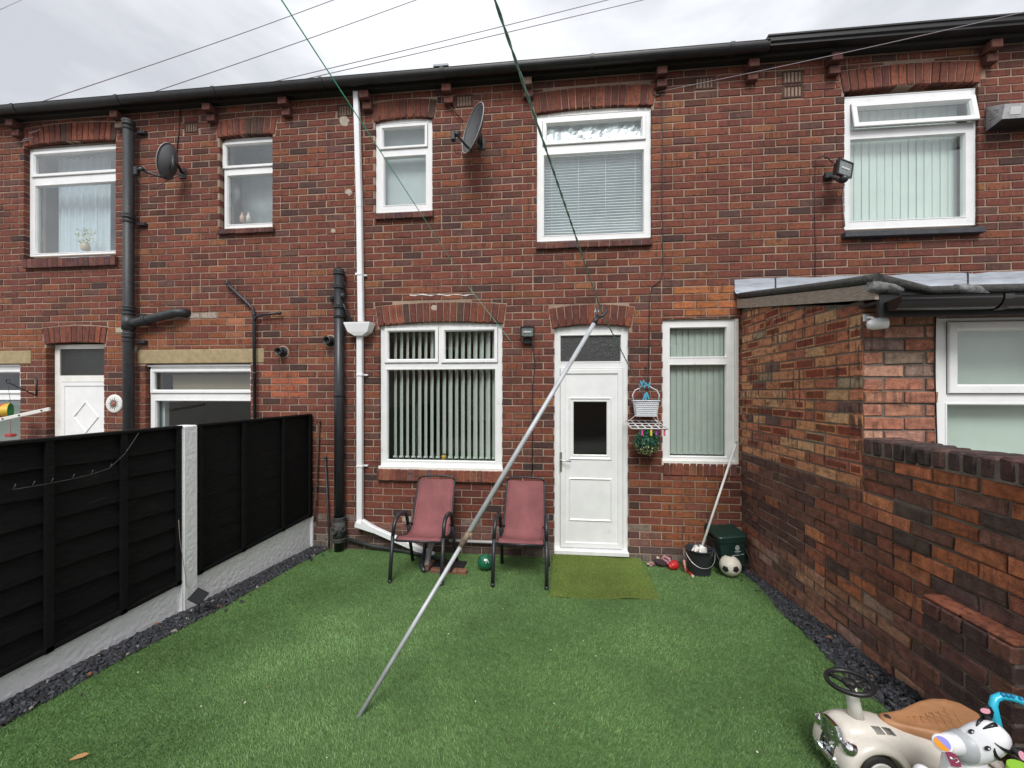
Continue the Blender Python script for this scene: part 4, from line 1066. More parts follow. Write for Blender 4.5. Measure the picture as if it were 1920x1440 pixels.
# ------------------------------------------------------------ satellite dishes
DG=mat('dish_grey',(.095,.098,.105),.45,var=.08)
def dish(lab,base,c,nrm,ra,rb,arm_end,rim=.012,lnbbox=True):
    t=thing('satellite_dish',lab,'satellite dish',tuple(base)); nrm=Vector(nrm).normalized(); c=Vector(c)
    Zx=nrm; U=Vector((0,0,1)); U=(U-Zx*U.dot(Zx)).normalized(); V=Zx.cross(U)
    s=MB(); s.smooth=True; n=28; m=8
    for side in (0,1):
        b=len(s.v)
        for j in range(m+1):
            f=j/m
            for k in range(n):
                a=2*math.pi*k/n; s.v.append(tuple(c+V*(ra*f*math.cos(a))+U*(rb*f*math.sin(a))+nrm*(.075*f*f-.075-side*rim*(1 if j<m else .6))))
        for j in range(m):
            for k in range(n):
                k2=(k+1)%n; s.face((b+j*n+k,b+j*n+k2,b+(j+1)*n+k2,b+(j+1)*n+k))
    b2=(m+1)*n
    for k in range(n):
        k2=(k+1)%n; s.face((m*n+k,m*n+k2,b2+m*n+k2,b2+m*n+k))
    s.build('reflector',DG,t)
    s=MB(); s.tube([c+V*(ra*1.0*math.cos(2*math.pi*k/n))+U*(rb*1.0*math.sin(2*math.pi*k/n)) for k in range(n)],.005,6,closed=True); s.build('rim',mat('rim_grey',(.38,.38,.37),.5),t)
    low=c-U*rb*.92-nrm*.03; s=MB(); ae=Vector(arm_end); s.tube([low-nrm*.01,low+(ae-low)*.3+Vector((0,0,-.01)),ae],.013,8); s.build('feed_arm',BLACKP,t)
    dv=(c-ae).normalized(); s=MB(); s.tube([ae-dv*.03,ae+dv*.05],[.022,.026],12); s.bbox(ae.x-.06,ae.x-.012,ae.y-.03,ae.y+.02,ae.z-.07,ae.z+.03,.006); s.build('feed_horn',BLACKP,t)
    s=MB(); s.lathe([(.001,0),(.02,.004),(.028,.0)],c=ae+dv*.052,axis=dv,seg=14); s.build('horn_cap',PVC,t)
    s=MB(); bk=c-nrm*.09; s.tube([bk+Vector((0,0,.08)),bk-Vector((0,0,.13))],.022,10); s.tube([bk,(bk+Vector(base))*.5+Vector((0,0,.03)),Vector(base)+Vector((0,-.02,0))],.018,10); b_=Vector(base); s.bbox(b_.x-.05,b_.x+.05,-.012,0,b_.z-.07,b_.z+.06,.003); s.build('bracket',IRON,t)
    s=MB(); s.tube([ae+Vector((-.03,0,-.06)),ae+Vector((-.02,.03,-.18)),ae+Vector((.10,.08,-.2)),low+Vector((-.02,.02,-.03)),b_+Vector((-.0,-.03,-.04))],.004,6); s.build('cable',BLACKP,t)
    return t
b1=onY(343,325,0); c1=onY(318,305,-.17)
dish('small grey satellite dish seen edge on, on the left house beside the tall pipe',b1,c1+Vector((.0,-.03,0)),(-1.0,.05,.22),.13,.225,onY(262,318,-.36))
b2=onY(903,270,0); c2=onY(886,240,-.27)
dish('larger dark grey satellite dish on the middle house between the two upper windows',b2,c2,(-.84,-.70,.20),.24,.285,onY(856,252,-.52))
# ------------------------------------------------------------ flood lights
def flood(lab,c,w_,h_,aim,wallpt,big=False):
    t=thing('floodlight',lab,'light',tuple(wallpt)); c=Vector(c); aim=Vector(aim).normalized()
    Q=aim.to_track_quat('-Y','Z').to_matrix().to_4x4(); M=Matrix.Translation(c)@Q
    s=MB(); d_=.07
    f=[(-w_/2,-h_/2),(w_/2,-h_/2),(w_/2,h_/2),(-w_/2,h_/2)]; bk=[(x*.6,z*.6) for x,z in f]
    vs=[M@Vector((x,-.012,z)) for x,z in f]+[M@Vector((x,.006,z)) for x,z in f]+[M@Vector((x,d_,z)) for x,z in bk]
    s.add(vs,[(4+j,4+(j+1)%4,(j+1)%4,j) for j in range(4)]+[(8+j,8+(j+1)%4,4+(j+1)%4,4+j) for j in range(4)]+[(8,11,10,9)])
    s.ring(-w_/2,w_/2,-h_/2,h_/2,[(0,-.012),(.010,-.014),(.014,-.004)],M); s.build('housing',BLACKP,t)
    s=MB(); s.box(-w_/2+.014,w_/2-.014,-.006,-.004,-h_/2+.014,h_/2-.014,M); s.build('lamp_glass',mat('lamp_glass',(.20,.23,.22),.12,spec=.8,var=.3,vscale=30),t)
    s=MB(); s.box(-w_*.28,w_*.28,-.010,-.0065,-.008,.008,M); s.build('lamp_tube',mat('lamp_white',(.7,.72,.7),.4),t)
    s=MB(); wp=Vector(wallpt); s.tube([c+Vector((0,.05,-h_*.4)),c+Vector((0,.06,-h_*.7)),wp+Vector((0,-.03,0))],.014,8); s.bbox(wp.x-.05,wp.x+.05,-.05,0,wp.z-.035,wp.z+.035,.006); s.build('wall_bracket',BLACKP,t)
    if big:
        s=MB(); s.sphere(c+Vector((-.01,.0,-h_*.72)),.042,12,8); s.build('motion_sensor',BLACKP,t)
    return t
cF=onY(1584,316,-.22); flood('black floodlight tilted on its bracket beside the upper right window',cF,.25,.155,(.55,-1,-.15),onY(1552,332,0),True)
cf2=onY(989,622,-.10); flood('small black floodlight with a glass front above the left of the white door',cf2,.165,.125,(.0,-1,-.22),onY(989,640,0))
# old bulkhead lamp far right
a=onY(1849,198,0); t=thing('bulkhead_lamp','weathered metal wall lamp box with vents at the upper right corner','light',tuple(a))
s=MB()
MG=mat('galvanised',(.36,.36,.37),.55,metal=.3,bump=1,bscale=40,var=.35,vscale=9)
A=[onY(1848,201,0),onY(1848,247,0),onY(1879,223,-.2),onY(1884,195,-.2)]; w9=.85
B=[p+Vector((w9,0,0)) if k<2 else p+Vector((w9-.09,0,0)) for k,p in enumerate(A)]
s.add(A+B,[(0,3,2,1),(4,5,6,7),(2,3,7,6),(0,4,7,3)]); s.build('casing',MG,t)
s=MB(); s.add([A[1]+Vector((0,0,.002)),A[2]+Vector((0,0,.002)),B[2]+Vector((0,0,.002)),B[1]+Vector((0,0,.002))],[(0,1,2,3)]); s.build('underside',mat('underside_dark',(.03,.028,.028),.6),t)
f9=lambda u,v: A[2].lerp(A[3],v)+Vector((u,-.003,0))
s=MB(); s.add([f9(.06,.25),f9(.16,.25),f9(.16,.8),f9(.06,.8),f9(.06,.25)+Vector((0,.006,0)),f9(.16,.25)+Vector((0,.006,0)),f9(.16,.8)+Vector((0,.006,0)),f9(.06,.8)+Vector((0,.006,0))],[(0,1,2,3),(0,4,5,1),(1,5,6,2),(2,6,7,3),(3,7,4,0)]); s.build('badge_plate',mat('plate_pale',(.5,.5,.5),.5),t)
for k in range(4):
    v0=.30+.13*k; p=A[1].lerp(A[0],v0+.08).lerp(A[2].lerp(A[3],v0),.25); q=A[1].lerp(A[0],v0+.08).lerp(A[2].lerp(A[3],v0),.75); s=MB(); s.tube([p+Vector((-.002,0,0)),q+Vector((-.002,0,0))],.004,5); s.build('vent_slot',MATS['underside_dark'],t)
# ------------------------------------------------------------ cables on the wall
def cable(name,lab,pts,r=.0045,m=None,cat='cable',pl=-.008):
    s=MB(); s.tube([onY(a,b,pl) if not isinstance(a,Vector) else a for a,b in pts],r,6); return tag(s.build(name,m or BLACKP),lab,cat)
coil=[(1232+9*math.cos(a/10*2*math.pi),172+8*math.sin(a/10*2*math.pi)) for a in range(12)]
cable('wall_cable','black cable coiled under the eaves and dropping past the big upper middle window',coil+[(1241,180),(1242,250),(1241,380),(1243,510),(1238,527),(1222,538),(1218,560),(1217,640),(1216,690),(1214,780),(1217,845)],.005)
cable('lamp_cable','black cable hanging from the small floodlight by the door',[(993,634),(999,650),(1003,680),(999,720),(999,800),(998,896)],.006)
cable('dish_cable','dark cable dropping from the eaves to the small dish at left',[(340,182),(337,215),(335,250),(330,300)],.006)
cable('eaves_cable','dark cable running from the eaves to the larger dish',[(805,138),(815,165),(840,195),(868,228)],.006,pl=-.03)
cable('floodlight_cable','black cable looping from the floodlight to the wall by the right upper window',[(1534,296),(1542,292),(1552,296),(1562,306)],.006,pl=-.06)
cable('drop_cable','thin black cable running down the brickwork to the lead flashing at right',[(1529,300),(1528,400),(1529,470),(1528,530)],.0035)
cable('window_lead','grey cable beside the right upper window frame',[(1584,345),(1580,365),(1582,400),(1584,425)],.005,mat('grey_lead',(.25,.25,.27),.5),pl=-.02)
# mortar smear marks on the wall
SMR=mat('white_filler',(.75,.72,.68),.9,bump=1,bscale=60)
for (x0_,x1_,y_,lab) in ((768,888,553,'long streak of white filler above the middle ground floor window'),):
    s=MB(); n=24
    for k in range(n+1):
        f=k/n; p=onY(x0_+(x1_-x0_)*f,y_+1.0*math.sin(k),-.0045); h=.010*rnd.uniform(.3,1); s.v+=[(p.x,p.y,p.z-h),(p.x,p.y-.003,p.z),(p.x,p.y,p.z+h*.8)]
    for k in range(n):
        for j in (0,1): s.face((3*k+j,3*k+3+j,3*k+4+j,3*k+1+j))
    tag(s.build('filler_streak',SMR),lab,'filler')
def blob(x,y,r,lab,m):
    c=onY(x,y,-.002); s=MB(); n=11; s.v.append((c.x,-.010,c.z))
    for k in range(n):
        rr=r*rnd.uniform(.6,1.15); s.v.append((c.x+rr*math.cos(k*2*math.pi/n),-.001,c.z+rr*math.sin(k*2*math.pi/n)))
    for k in range(n): s.smooth=True; s.face((0,1+k,1+(k+1)%n))
    tag(s.build('mortar_patch',m),lab,'mortar patch')
CEM=mat('cement_patch',(.42,.36,.30),.95,bump=1.5,bscale=70,var=.2,vscale=30)
blob(813,577,.05,'pale cement patch on the arch over the middle ground floor window',CEM)
blob(646,226,.075,'rough cement patch beneath the air brick by the top of the white downpipe',CEM)
blob(655,360,.05,'cement patch on the wall left of the white downpipe below the small dish height',CEM)
blob(625,433,.035,'small cement patch low on the wall left of the white downpipe',CEM)
blob(762,972,.06,'pale broken patch by the foot of the white downpipe',CEM)
blob(1120,583,.04,'white patch on the arch over the white back door',SMR)
# ------------------------------------------------------------ overhead wires
WV=mat('overhead_wire',(.30,.26,.29),.6)
def wire(lab,a,ya,b,Zb,r=.0035,sag=.04):
    A=onY(*a,ya); B=onD(*b,Zb); dv=B-A; s=MB(); n=24
    s.tube([A+dv*(1.15*k/n)-Vector((0,0,sag*math.sin(math.pi*min(1,k/n)))) for k in range(n+1)],r,5); tag(s.build('overhead_wire',WV),lab,'wire','telephone wires over the yard')
wire('uppermost thin telephone wire rising from the left end of the gutter',(34,205),-.2,(620,0),7,.006)
wire('second thin telephone wire rising across the sky from the left corner',(55,250),-.05,(775,0),7,.006)
wire('thin telephone wire crossing the sky above the middle, upper of the close pair',(43,262),-.03,(1132,0),7,.006)
wire('thin telephone wire crossing the sky above the middle, lower of the close pair',(40,266),-.03,(1198,0),7,.006)
wire('thin wire from the coil under the eaves to the top right corner',(1236,172),-.02,(1925,20),3.6,.0035,.02)
wire('short piece of telephone wire at the top left corner',(-60,45),-.2,(40,0),9,.007,0)
# ------------------------------------------------------------ row of houses across the lane, behind the camera (seen only in the panes)
OPP=thing('opposite_house','long brick house across the lane behind the garden','house',(0,-17,0))
s=MB(); s.box(-14,14,-22,-17,0,5.4); s.build('wall',mat('opposite_brick',(.20,.085,.065),.9,var=.3,vscale=3),OPP)
s=MB(); s.prism([(-22.2,5.4),(-16.8,5.4),(-19.5,7.6)],-14,14,f=lambda u,v,w: Vector((w,u,v))); s.build('roof',SLATEM,OPP)
for x in (-10,-6,-2,2,6,10):
    for z in (1.0,3.4):
        s=MB(); s.bbox(x-.6,x+.6,-17.0,-16.95,z,z+1.1,.01); o=s.build('window',PVC,OPP)
        s=MB(); s.box(x-.5,x+.5,-16.95,-16.94,z+.1,z+1.0); s.build('pane',BLACKP,o)
s=MB(); s.box(-9,9,-9.2,-9.0,.3,2.3); tag(s.build('boundary_wall',mat('rendered_wall',(.25,.2,.17),.9,var=.2)),'plain rear boundary wall behind the garden','wall')
# ------------------------------------------------------------ slate chippings
SC=mat('slate_chips',(.05,.052,.058),.55,attr=True,rough=.55,bump=1,bscale=80,var=.3,vscale=50) if False else mat('slate_chips',attr=True,rough=.55,bump=1,bscale=80,var=.3,vscale=50,spec=.4)
def turf_edge_l(y): return -2.80+.02*math.sin(y*3.1)
def turf_edge_r(y):
    t=min(1,max(0,(-y-.3)/1.8)); return 2.06-.21*t+.012*math.sin(y*7)
def chips(name,lab,xa,xb,y0,y1,n,amp,z0f,seed):
    r=random.Random(seed); s=MB()
    for i in range(n):
        y=y0+(y1-y0)*r.random(); a,b=xa(y),xb(y); f=r.random(); x=a+(b-a)*f; spill=r.random()<.012
        if spill: x += (1 if a<0 else -1)*r.uniform(.0,.28)*r.random()
        h=amp*math.sin(math.pi*min(.98,max(.02,f)))**.5; z=gz(y)+z0f+h*r.random()+.004
        L_=r.choice((.6,1,1,1.3))*r.uniform(.014,.042);
        if spill: z=gz(y)+.018
        W_=L_*r.uniform(.4,.75); H_=r.uniform(.004,.009)
        M=Matrix.Translation((x,y,z))@Matrix.Rotation(r.uniform(0,6.28),4,'Z')@Matrix.Rotation(r.gauss(0,.45),4,'X')@Matrix.Rotation(r.gauss(0,.35),4,'Y')
        k=r.uniform(.6,1.5); s.cc=(.043*k,.045*k,.052*k)
        if r.random()<.012: s.cc=(.3,.27,.24) if r.random()<.6 else (.28,.12,.07)
        p=[(L_*.5*math.cos(t)*r.uniform(.75,1.1),W_*.5*math.sin(t)*r.uniform(.75,1.1)) for t in (0,1.1,2.2,3.3,4.4,5.4)]
        vs=[M@Vector((u,v,-H_)) for u,v in p]+[M@Vector((u*.86,v*.86,H_)) for u,v in p]
        s.add(vs,[(6,7,8,9,10,11)]+[(j,(j+1)%6,6+(j+1)%6,6+j) for j in range(6)])
    o=s.build(name,SC,kind='stuff'); tag(o,lab,'slate chippings'); return o
chips('slate_chippings','dark slate chippings in a strip along the foot of the black fence',lambda y:XF+.02,turf_edge_l,-4.2,-.02,7500,.028,.0,3)
chips('slate_chippings','dark slate chippings in a strip along the foot of the brick wall at right',turf_edge_r,lambda y:XW-.005,-4.4,-.12,6000,.03,.0,4)
s=MB(); n=40
for (xa,xb) in ((lambda y:XF-.0,turf_edge_l),(turf_edge_r,lambda y:XW+.005)):
    b=len(s.v)
    for k in range(n+1):
        y=-.02-4.6*k/n; s.v += [(xa(y)-.0,y,gz(y)-.004),(xb(y)+.0,y,gz(y)-.004)]
    for k in range(n): s.face((b+2*k,b+2*k+2,b+2*k+3,b+2*k+1))
s.build('gravel_bed',mat('slate_dirt',(.018,.018,.02),.9,bump=2,bscale=50),kind='structure')
# ------------------------------------------------------------ artificial turf
rng=np.random.default_rng(5)
def bump_h(x,y): return .006*np.sin(x*2.3+1)*np.sin(y*2.9)+.004*np.sin(x*5.1+y*3.7)

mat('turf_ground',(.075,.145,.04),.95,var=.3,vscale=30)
mb=MB(); nx,ny=30,40; X_=lambda u,y:(turf_edge_l(y)+(turf_edge_r(y)-turf_edge_l(y))*u)
for j in range(ny+1):
    y=-5.1*j/ny
    for i in range(nx+1):
        x=X_(i/nx,y); mb.v.append((x,y,gz(y)+float(bump_h(x,y))))
for j in range(ny):
    for i in range(nx): a=j*(nx+1)+i; mb.face((a,a+nx+1,a+nx+2,a+1))
mb.build('lawn',MATS['turf_ground'],kind='structure')
BLM=bpy.data.materials.new('turf_blades'); BLM.use_nodes=True
def blade_mat(m,ca,cb,cc):
    m.use_nodes=True; t=m.node_tree; b=t.nodes['Principled BSDF']; b.inputs['Roughness'].default_value=.5; b.inputs['Specular IOR Level'].default_value=.25
    at=t.nodes.new('ShaderNodeAttribute'); at.attribute_name='Col'
    geo=t.nodes.new('ShaderNodeNewGeometry'); nz=t.nodes.new('ShaderNodeTexNoise'); nz.inputs['Scale'].default_value=1.5; nz.inputs['Detail'].default_value=6; nz.inputs['Roughness'].default_value=.62; t.links.new(geo.outputs['Position'],nz.inputs[0])
    mr=t.nodes.new('ShaderNodeMapRange'); mr.inputs[1].default_value=.35; mr.inputs[2].default_value=.65; mr.inputs[3].default_value=.66; mr.inputs[4].default_value=1.22; t.links.new(nz.outputs[0],mr.inputs[0])
    x=t.nodes.new('ShaderNodeMix'); x.data_type='RGBA'; x.blend_type='MULTIPLY'; x.inputs[0].default_value=1
    t.links.new(at.outputs['Color'],x.inputs[6]); t.links.new(mr.outputs[0],x.inputs[7]); t.links.new(x.outputs[2],b.inputs['Base Color'])
blade_mat(BLM,0,0,0)
def blades(name,P,colf,hmin,hmax,wid,lean,lab,cat,zoff=None):
    n=len(P); ang=rng.uniform(0,2*np.pi,n); h=rng.uniform(hmin,hmax,n); ld=rng.normal(-1.9,.9,n)+1.2*np.sin(P[:,0]*1.7+.8*np.sin(P[:,1]*2.1)); ll=rng.uniform(.2,lean,n)*h
    z=(zoff if zoff is not None else np.where(P[:,1]<0,-SL*P[:,1],0)+bump_h(P[:,0],P[:,1]))
    dx=np.cos(ang)*wid*.5; dy=np.sin(ang)*wid*.5
    V=np.empty((n,3,3),np.float32)
    V[:,0]=np.stack([P[:,0]-dx,P[:,1]-dy,z-.001],1); V[:,1]=np.stack([P[:,0]+dx,P[:,1]+dy,z-.001],1)
    V[:,2]=np.stack([P[:,0]+np.cos(ld)*ll,P[:,1]+np.sin(ld)*ll,z+h],1)
    me=bpy.data.meshes.new(name); me.vertices.add(3*n); me.vertices.foreach_set('co',V.reshape(-1))
    me.loops.add(3*n); me.loops.foreach_set('vertex_index',np.arange(3*n,dtype=np.int32)); me.polygons.add(n)
    me.polygons.foreach_set('loop_start',np.arange(0,3*n,3,dtype=np.int32)); me.update(calc_edges=True)
    c=colf(n,P); C4=np.ones((n,3,4),np.float32); C4[:,:,:3]=c[:,None,:]
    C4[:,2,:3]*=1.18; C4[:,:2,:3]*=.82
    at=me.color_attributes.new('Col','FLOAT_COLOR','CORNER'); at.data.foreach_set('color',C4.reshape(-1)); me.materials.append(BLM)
    o=bpy.data.objects.new(name,me); COL.objects.link(o); o['kind']='stuff'; return tag(o,lab,cat)
def turf_cols(n,P):
    base=np.array([[.225,.375,.145],[.185,.33,.115],[.275,.43,.19],[.135,.245,.08],[.34,.42,.22]]); k=rng.choice(5,n,p=[.38,.3,.16,.12,.04])
    return base[k]*rng.uniform(.8,1.2,(n,1))
NB=430000
y=-(rng.uniform(0,1,NB)**.72)*4.0; 
el=-2.80+.02*np.sin(y*3.1)-.015; t_=np.clip((-y-.3)/1.8,0,1); er=2.06-.21*t_+.012*np.sin(y*7)+.012
x=el+(er-el)*rng.uniform(0,1,NB)
P_=np.stack([x,y],1)
# outside the view cone nothing shows: keep what the camera and its neighbours could see
keep=(np.abs((x-0)*1.0)<(y+4.9)*1.75+.5)
P_=P_[keep]
mt=[onG(1037,1042),onG(1196,1041),onG(1238,1125),onG(1031,1121)]
dg=org([o for o in bpy.data.objects if o.name.startswith('drain_gully')][0])
P_=P_[~((np.abs(P_[:,0]-dg.x+.02)<.19)&(np.abs(P_[:,1]-dg.y-.08)<.15))]
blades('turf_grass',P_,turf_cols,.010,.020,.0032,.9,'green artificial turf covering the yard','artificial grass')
# second, lighter olive piece by the door
s=MB(); nx=14
TL,TR,BR,BL_=[Vector(p) for p in mt]
def mtp(u,v):
    a=TL.lerp(TR,u); b=BL_.lerp(BR,u); p=a.lerp(b,v)
    w=.012+.012*(1-v)*max(0,1-v*3)*4+.004*math.sin(u*7+v*3)+(.010*max(0,math.sin(u*11))*max(0,v-.8)*5)
    return Vector((p.x,p.y,gz(p.y)+w+float(bump_h(p.x,p.y))))
for j in range(nx+1):
    for i in range(nx+1): s.v.append(tuple(mtp(i/nx,j/nx)))
for j in range(nx):
    for i in range(nx): a=j*(nx+1)+i; s.face((a,a+nx+1,a+nx+2,a+1))
b0=len(s.v)
ed=[(i,0) for i in range(nx+1)]+[(nx,j) for j in range(1,nx+1)]+[(i,nx) for i in range(nx-1,-1,-1)]+[(0,j) for j in range(nx-1,0,-1)]
for (i,j) in ed:
    p=mtp(i/nx,j/nx); s.v.append((p.x,p.y,p.z-.012))
ne=len(ed)
for k in range(ne):
    (i,j),(i2,j2)=ed[k],ed[(k+1)%ne]; s.face((j*(nx+1)+i,j2*(nx+1)+i2,b0+(k+1)%ne,b0+k))
MT=thing('door_mat','olive green piece of artificial turf laid as a mat before the white door','mat',(BL_.x,BL_.y,gz(BL_.y)))
s.build('backing',mat('turf_ground_olive',(.14,.17,.035),.95),MT)
n=52000; u=rng.uniform(0,1,n); v=rng.uniform(0,1,n)
pp=np.array([tuple(mtp(float(a),float(b))) for a,b in zip(u,v)])
def olive(n,P):
    base=np.array([[.205,.31,.075],[.165,.265,.06],[.25,.35,.10],[.12,.19,.05]]); return base[rng.choice(4,n,p=[.4,.3,.2,.1])]*rng.uniform(.85,1.15,(n,1))
o=blades('turf_pile',pp[:,:2],olive,.007,.013,.003,.8,'x','x',pp[:,2]); 
del o['label']; del o['category']; o.parent=MT; o.location=-org(MT)
# bits of litter on the turf
lf=onG(148,1421,.02); s=MB(); M=Matrix.Translation(lf)@Matrix.Rotation(.6,4,'Z')
s.v=[tuple(M@Vector(p)) for p in ((-.035,0,.003),(-.01,.012,.010),(.02,.006,.012),(.035,0,.006),(.015,-.010,.004),(-.012,-.009,.006))]; s.face(range(6))
tag(s.build('dead_leaf',mat('leaf_tan',(.42,.22,.09),.8)),'single tan dead leaf on the turf at lower left','leaf')
r=random.Random(21); s=MB()
for i in range(90):
    y_=-r.uniform(.3,3.2); x_=r.uniform(-2.6,1.9); z_=gz(y_)+.017; q_=r.uniform(.003,.007); a_=r.uniform(0,6.28); s.cc=(.62,.62,.5) if r.random()<.6 else (.2,.13,.07)
    s.add([(x_+q_*math.cos(a_+k_*1.57)*(1 if k_%2 else .6),y_+q_*math.sin(a_+k_*1.57),z_+.003*math.sin(k_)) for k_ in range(4)],[(0,1,2,3)])
tag(s.build('turf_litter',mat('litter',attr=True,rough=.8),kind='stuff'),'tiny pale petals and brown crumbs scattered over the turf','litter')
# ------------------------------------------------------------ patio chairs
SLING=mat('maroon_sling',(.25,.092,.096),.8,bump=.9,bscale=230,var=.2,vscale=4.5,stretch=(1,1,1),spec=.3)
CHF=mat('charcoal_frame',(.022,.023,.028),.4,var=.2)
def chair(c,rz,lab,h_scale=1.0):
    t=thing('patio_chair',lab,'chair',(c[0],c[1],gz(c[1])+.005),(-math.atan(SL),0,rz),'maroon sling patio chairs on the turf')
    def flat_tube(pts,w_,h_,nm):
        s=MB(); s.tube(pts,.5*w_,8); s.build(nm,CHF,t,local=True)
    for sx in (-1,1):
        X=sx*.262
        arm=[(X,-.32,.0),(X*1.0,-.305,.2),(X*.995,-.285,.44),(X*.99,-.265,.54),(X*.98,-.225,.60),(X*.975,-.16,.625),(X*.97,-.05,.628),(X*.965,.03,.605),(X*.96,.075,.55),(X*.96,.11,.46)]
        s=MB(); s.tube([Vector(p) for p in arm[:3]],.0185,10); s.build('leg',CHF,t,local=True)
        s=MB(); s.tube([Vector(p) for p in arm[2:]],[.0185,.019,.022,.023,.023,.022,.020,.0185],10); s.build('armrest',CHF,t,local=True)
        s=MB(); s.tube([Vector((X*.96,.11,.46)),Vector((X*.97,.22,.22)),Vector((X*1.0,.33,.0))],.0185,10); s.build('leg',CHF,t,local=True)
        s=MB(); s.tube([(X*.99,-.29,.40),(sx*.215,-.235,.395)],.010,8); s.build('seat_strut',CHF,t,local=True)
        s=MB(); s.tube([(X*.96,.10,.48),(sx*.215,.16,.46)],.010,8); s.build('seat_strut',CHF,t,local=True)
        s=MB(); s.tube([(X*1.0,-.32,-.002),(X*1.0,-.32,.03)],.0205,10); s.build('foot_cap',BLACKP,t,local=True)
        s=MB(); s.tube([(X*1.0,.33,-.002),(X*.998,.322,.03)],.0205,10); s.build('foot_cap',BLACKP,t,local=True)
    prof=[(-.262,.392),(-.255,.412),(-.22,.425),(-.15,.413),(-.05,.392),(.04,.382),(.11,.392),(.155,.43),(.185,.50),(.225,.62),(.265,.75),(.30,.86),(.325,.935)]
    def sw(k): f=max(0,(k-6)/6); return .225-.018*f
    for sx in (-1,1):
        s=MB(); s.tube([(sx*(sw(k)+.006),p[0],p[1]-.004) for k,p in enumerate(prof)],.011,8); s.build('side_rail',CHF,t,local=True)
    s=MB(); s.tube([(sx_,.325+.0,z) for sx_,z in ((-.213,.93),(-.19,.958),(-.12,.968),(0,.973),(.12,.968),(.19,.958),(.213,.93))],.011,8); s.build('top_rail',CHF,t,local=True)
    s=MB(); s.tube([(-.235,-.258,.388),(.235,-.258,.388)],.011,8); s.build('front_rail',CHF,t,local=True)
    s=MB(); s.tube([(-.22,.17,.385),(.22,.17,.385)],.010,8); s.build('rear_rail',CHF,t,local=True)
    s=MB(); s.smooth=True; m=10
    fine=[]
    for k in range(len(prof)-1):
        for q_ in (0,.5): fine.append((k+q_,prof[k][0]+(prof[k+1][0]-prof[k][0])*q_,prof[k][1]+(prof[k+1][1]-prof[k][1])*q_))
    fine.append((12,prof[-1][0],prof[-1][1])); 
    for off in (0,1):
        for (k,y_,z_) in fine:
            for i in range(m+1):
                u_=-1+2*i/m; sag=.014*(1-u_*u_)+.003*off; wv=.0012*math.sin(i*2.1+k*1.3)
                f_=min(1,max(0,(k-5.0)/4)); a_=f_*f_*(3-2*f_)*R(70); s.v.append((u_*sw(k),y_+sag*math.sin(a_),z_-sag*math.cos(a_)+wv))
    N_=len(fine)*(m+1)
    for off in (0,1):
        for a in range(len(fine)-1):
            for i in range(m):
                q0=off*N_+a*(m+1)+i; f=(q0,q0+m+1,q0+m+2,q0+1); s.face(f if off else f[::-1])
    s.build('sling',SLING,t,local=True)
    for sx in (-1,1):
        s=MB(); s.tube([(sx*(sw(k)-.022),p[0]-(.003 if k>6 else 0),p[1]+(.0015 if k<=6 else 0)) for k,p in enumerate(prof)],.0022,5); s.build('seam',SLING,t,local=True)
    return t
chair((-1.335,-.655),R(0),'maroon sling chair by the drain, nearer the white downpipe')
chair((-.305,-.62),R(-1),'maroon sling chair just left of the white door, with the green ball behind its leg')
# green ball
gb_=onG(909,1072); 
t=thing('ball','glossy green ball marked with a white letter between the two maroon chairs','ball',(gb_.x,gb_.y,gz(gb_.y)))
c0=Vector((gb_.x,gb_.y+.03,gz(gb_.y)+.093)); GBM=mat('glossy_green',(.012,.13,.065),.12,spec=.7,coat=.5,var=.25,vscale=18)
s=MB(); s.sphere(c0,.085,28,18); s.build('ball_skin',GBM,t)
s=MB(); vd=(CAM-c0).normalized(); Q=(vd+Vector((.28,0,.12))).normalized(); U=Vector((0,0,1))-Q*Q.z; U.normalize(); V=U.cross(Q)
def onball(u,v,r=.0862): 
    p=Q*math.sqrt(max(0,.085**2-u*u-v*v))+V*u+U*v; return c0+p.normalized()*r
s.tube([onball(-.018,-.022),onball(-.011,-.002),onball(-.004,.022),],.0035,6); s.tube([onball(-.004,.022),onball(.007,0),onball(.016,-.022)],.0035,6); s.build('printed_letter',mat('print_white',(.85,.87,.85),.4),t,kind='stuff')
# ------------------------------------------------------------ bucket and mop
bk=onG(1318,1083); bz=gz(bk.y); bc=Vector((bk.x,bk.y+.10,bz))
BKM=mat('bucket_plastic',(.030,.033,.042),.45,bump=.2,bscale=30,var=.15)
t=thing('bucket','dark grey bucket with a wire handle, holding a mop, in front of the orange bricks','bucket',tuple(bc))
rb,rt,hb=.108,.136,.265
s=MB(); s.lathe([(.001,.004),(rb-.006,.004),(rb,.0),(rb+.002,.01),(rb+(rt-rb)*.78,hb*.8),(rt-.002,hb*.82),(rt,hb*.985),(rt+.010,hb*.99),(rt+.010,hb+.004),(rt+.001,hb+.006),(rt-.006,hb),(rt-.010,hb*.8),(rb-.004,.02),(.001,.016)],c=bc,seg=36,sy=.92); s.build('tub',BKM,t)
s=MB(); pts=[bc+Vector(((rt+.012)*math.cos(a),-.01-(rt+.01)*abs(math.sin(a))*.92,hb*.93-.135*math.sin(a))) for a in [math.pi*k/14 for k in range(15)]]
s.tube(pts,.0032,6); s.build('wire_handle',CH,t)
top=onY(1380,832,-.03); foot=bc+Vector((.0,.0,.20))
t=thing('mop','string mop with a pale handle leaning against the white window frame from the bucket','mop',tuple(foot))
s=MB(); s.tube([foot,top],.0125,12); s.build('handle',mat('mop_handle',(.72,.71,.68),.35,var=.08,vscale=20),t)
s=MB(); s.tube([top,top+(top-foot).normalized()*.03],.011,10); s.build('end_cap',mat('cap_green',(.25,.4,.3),.5),t)
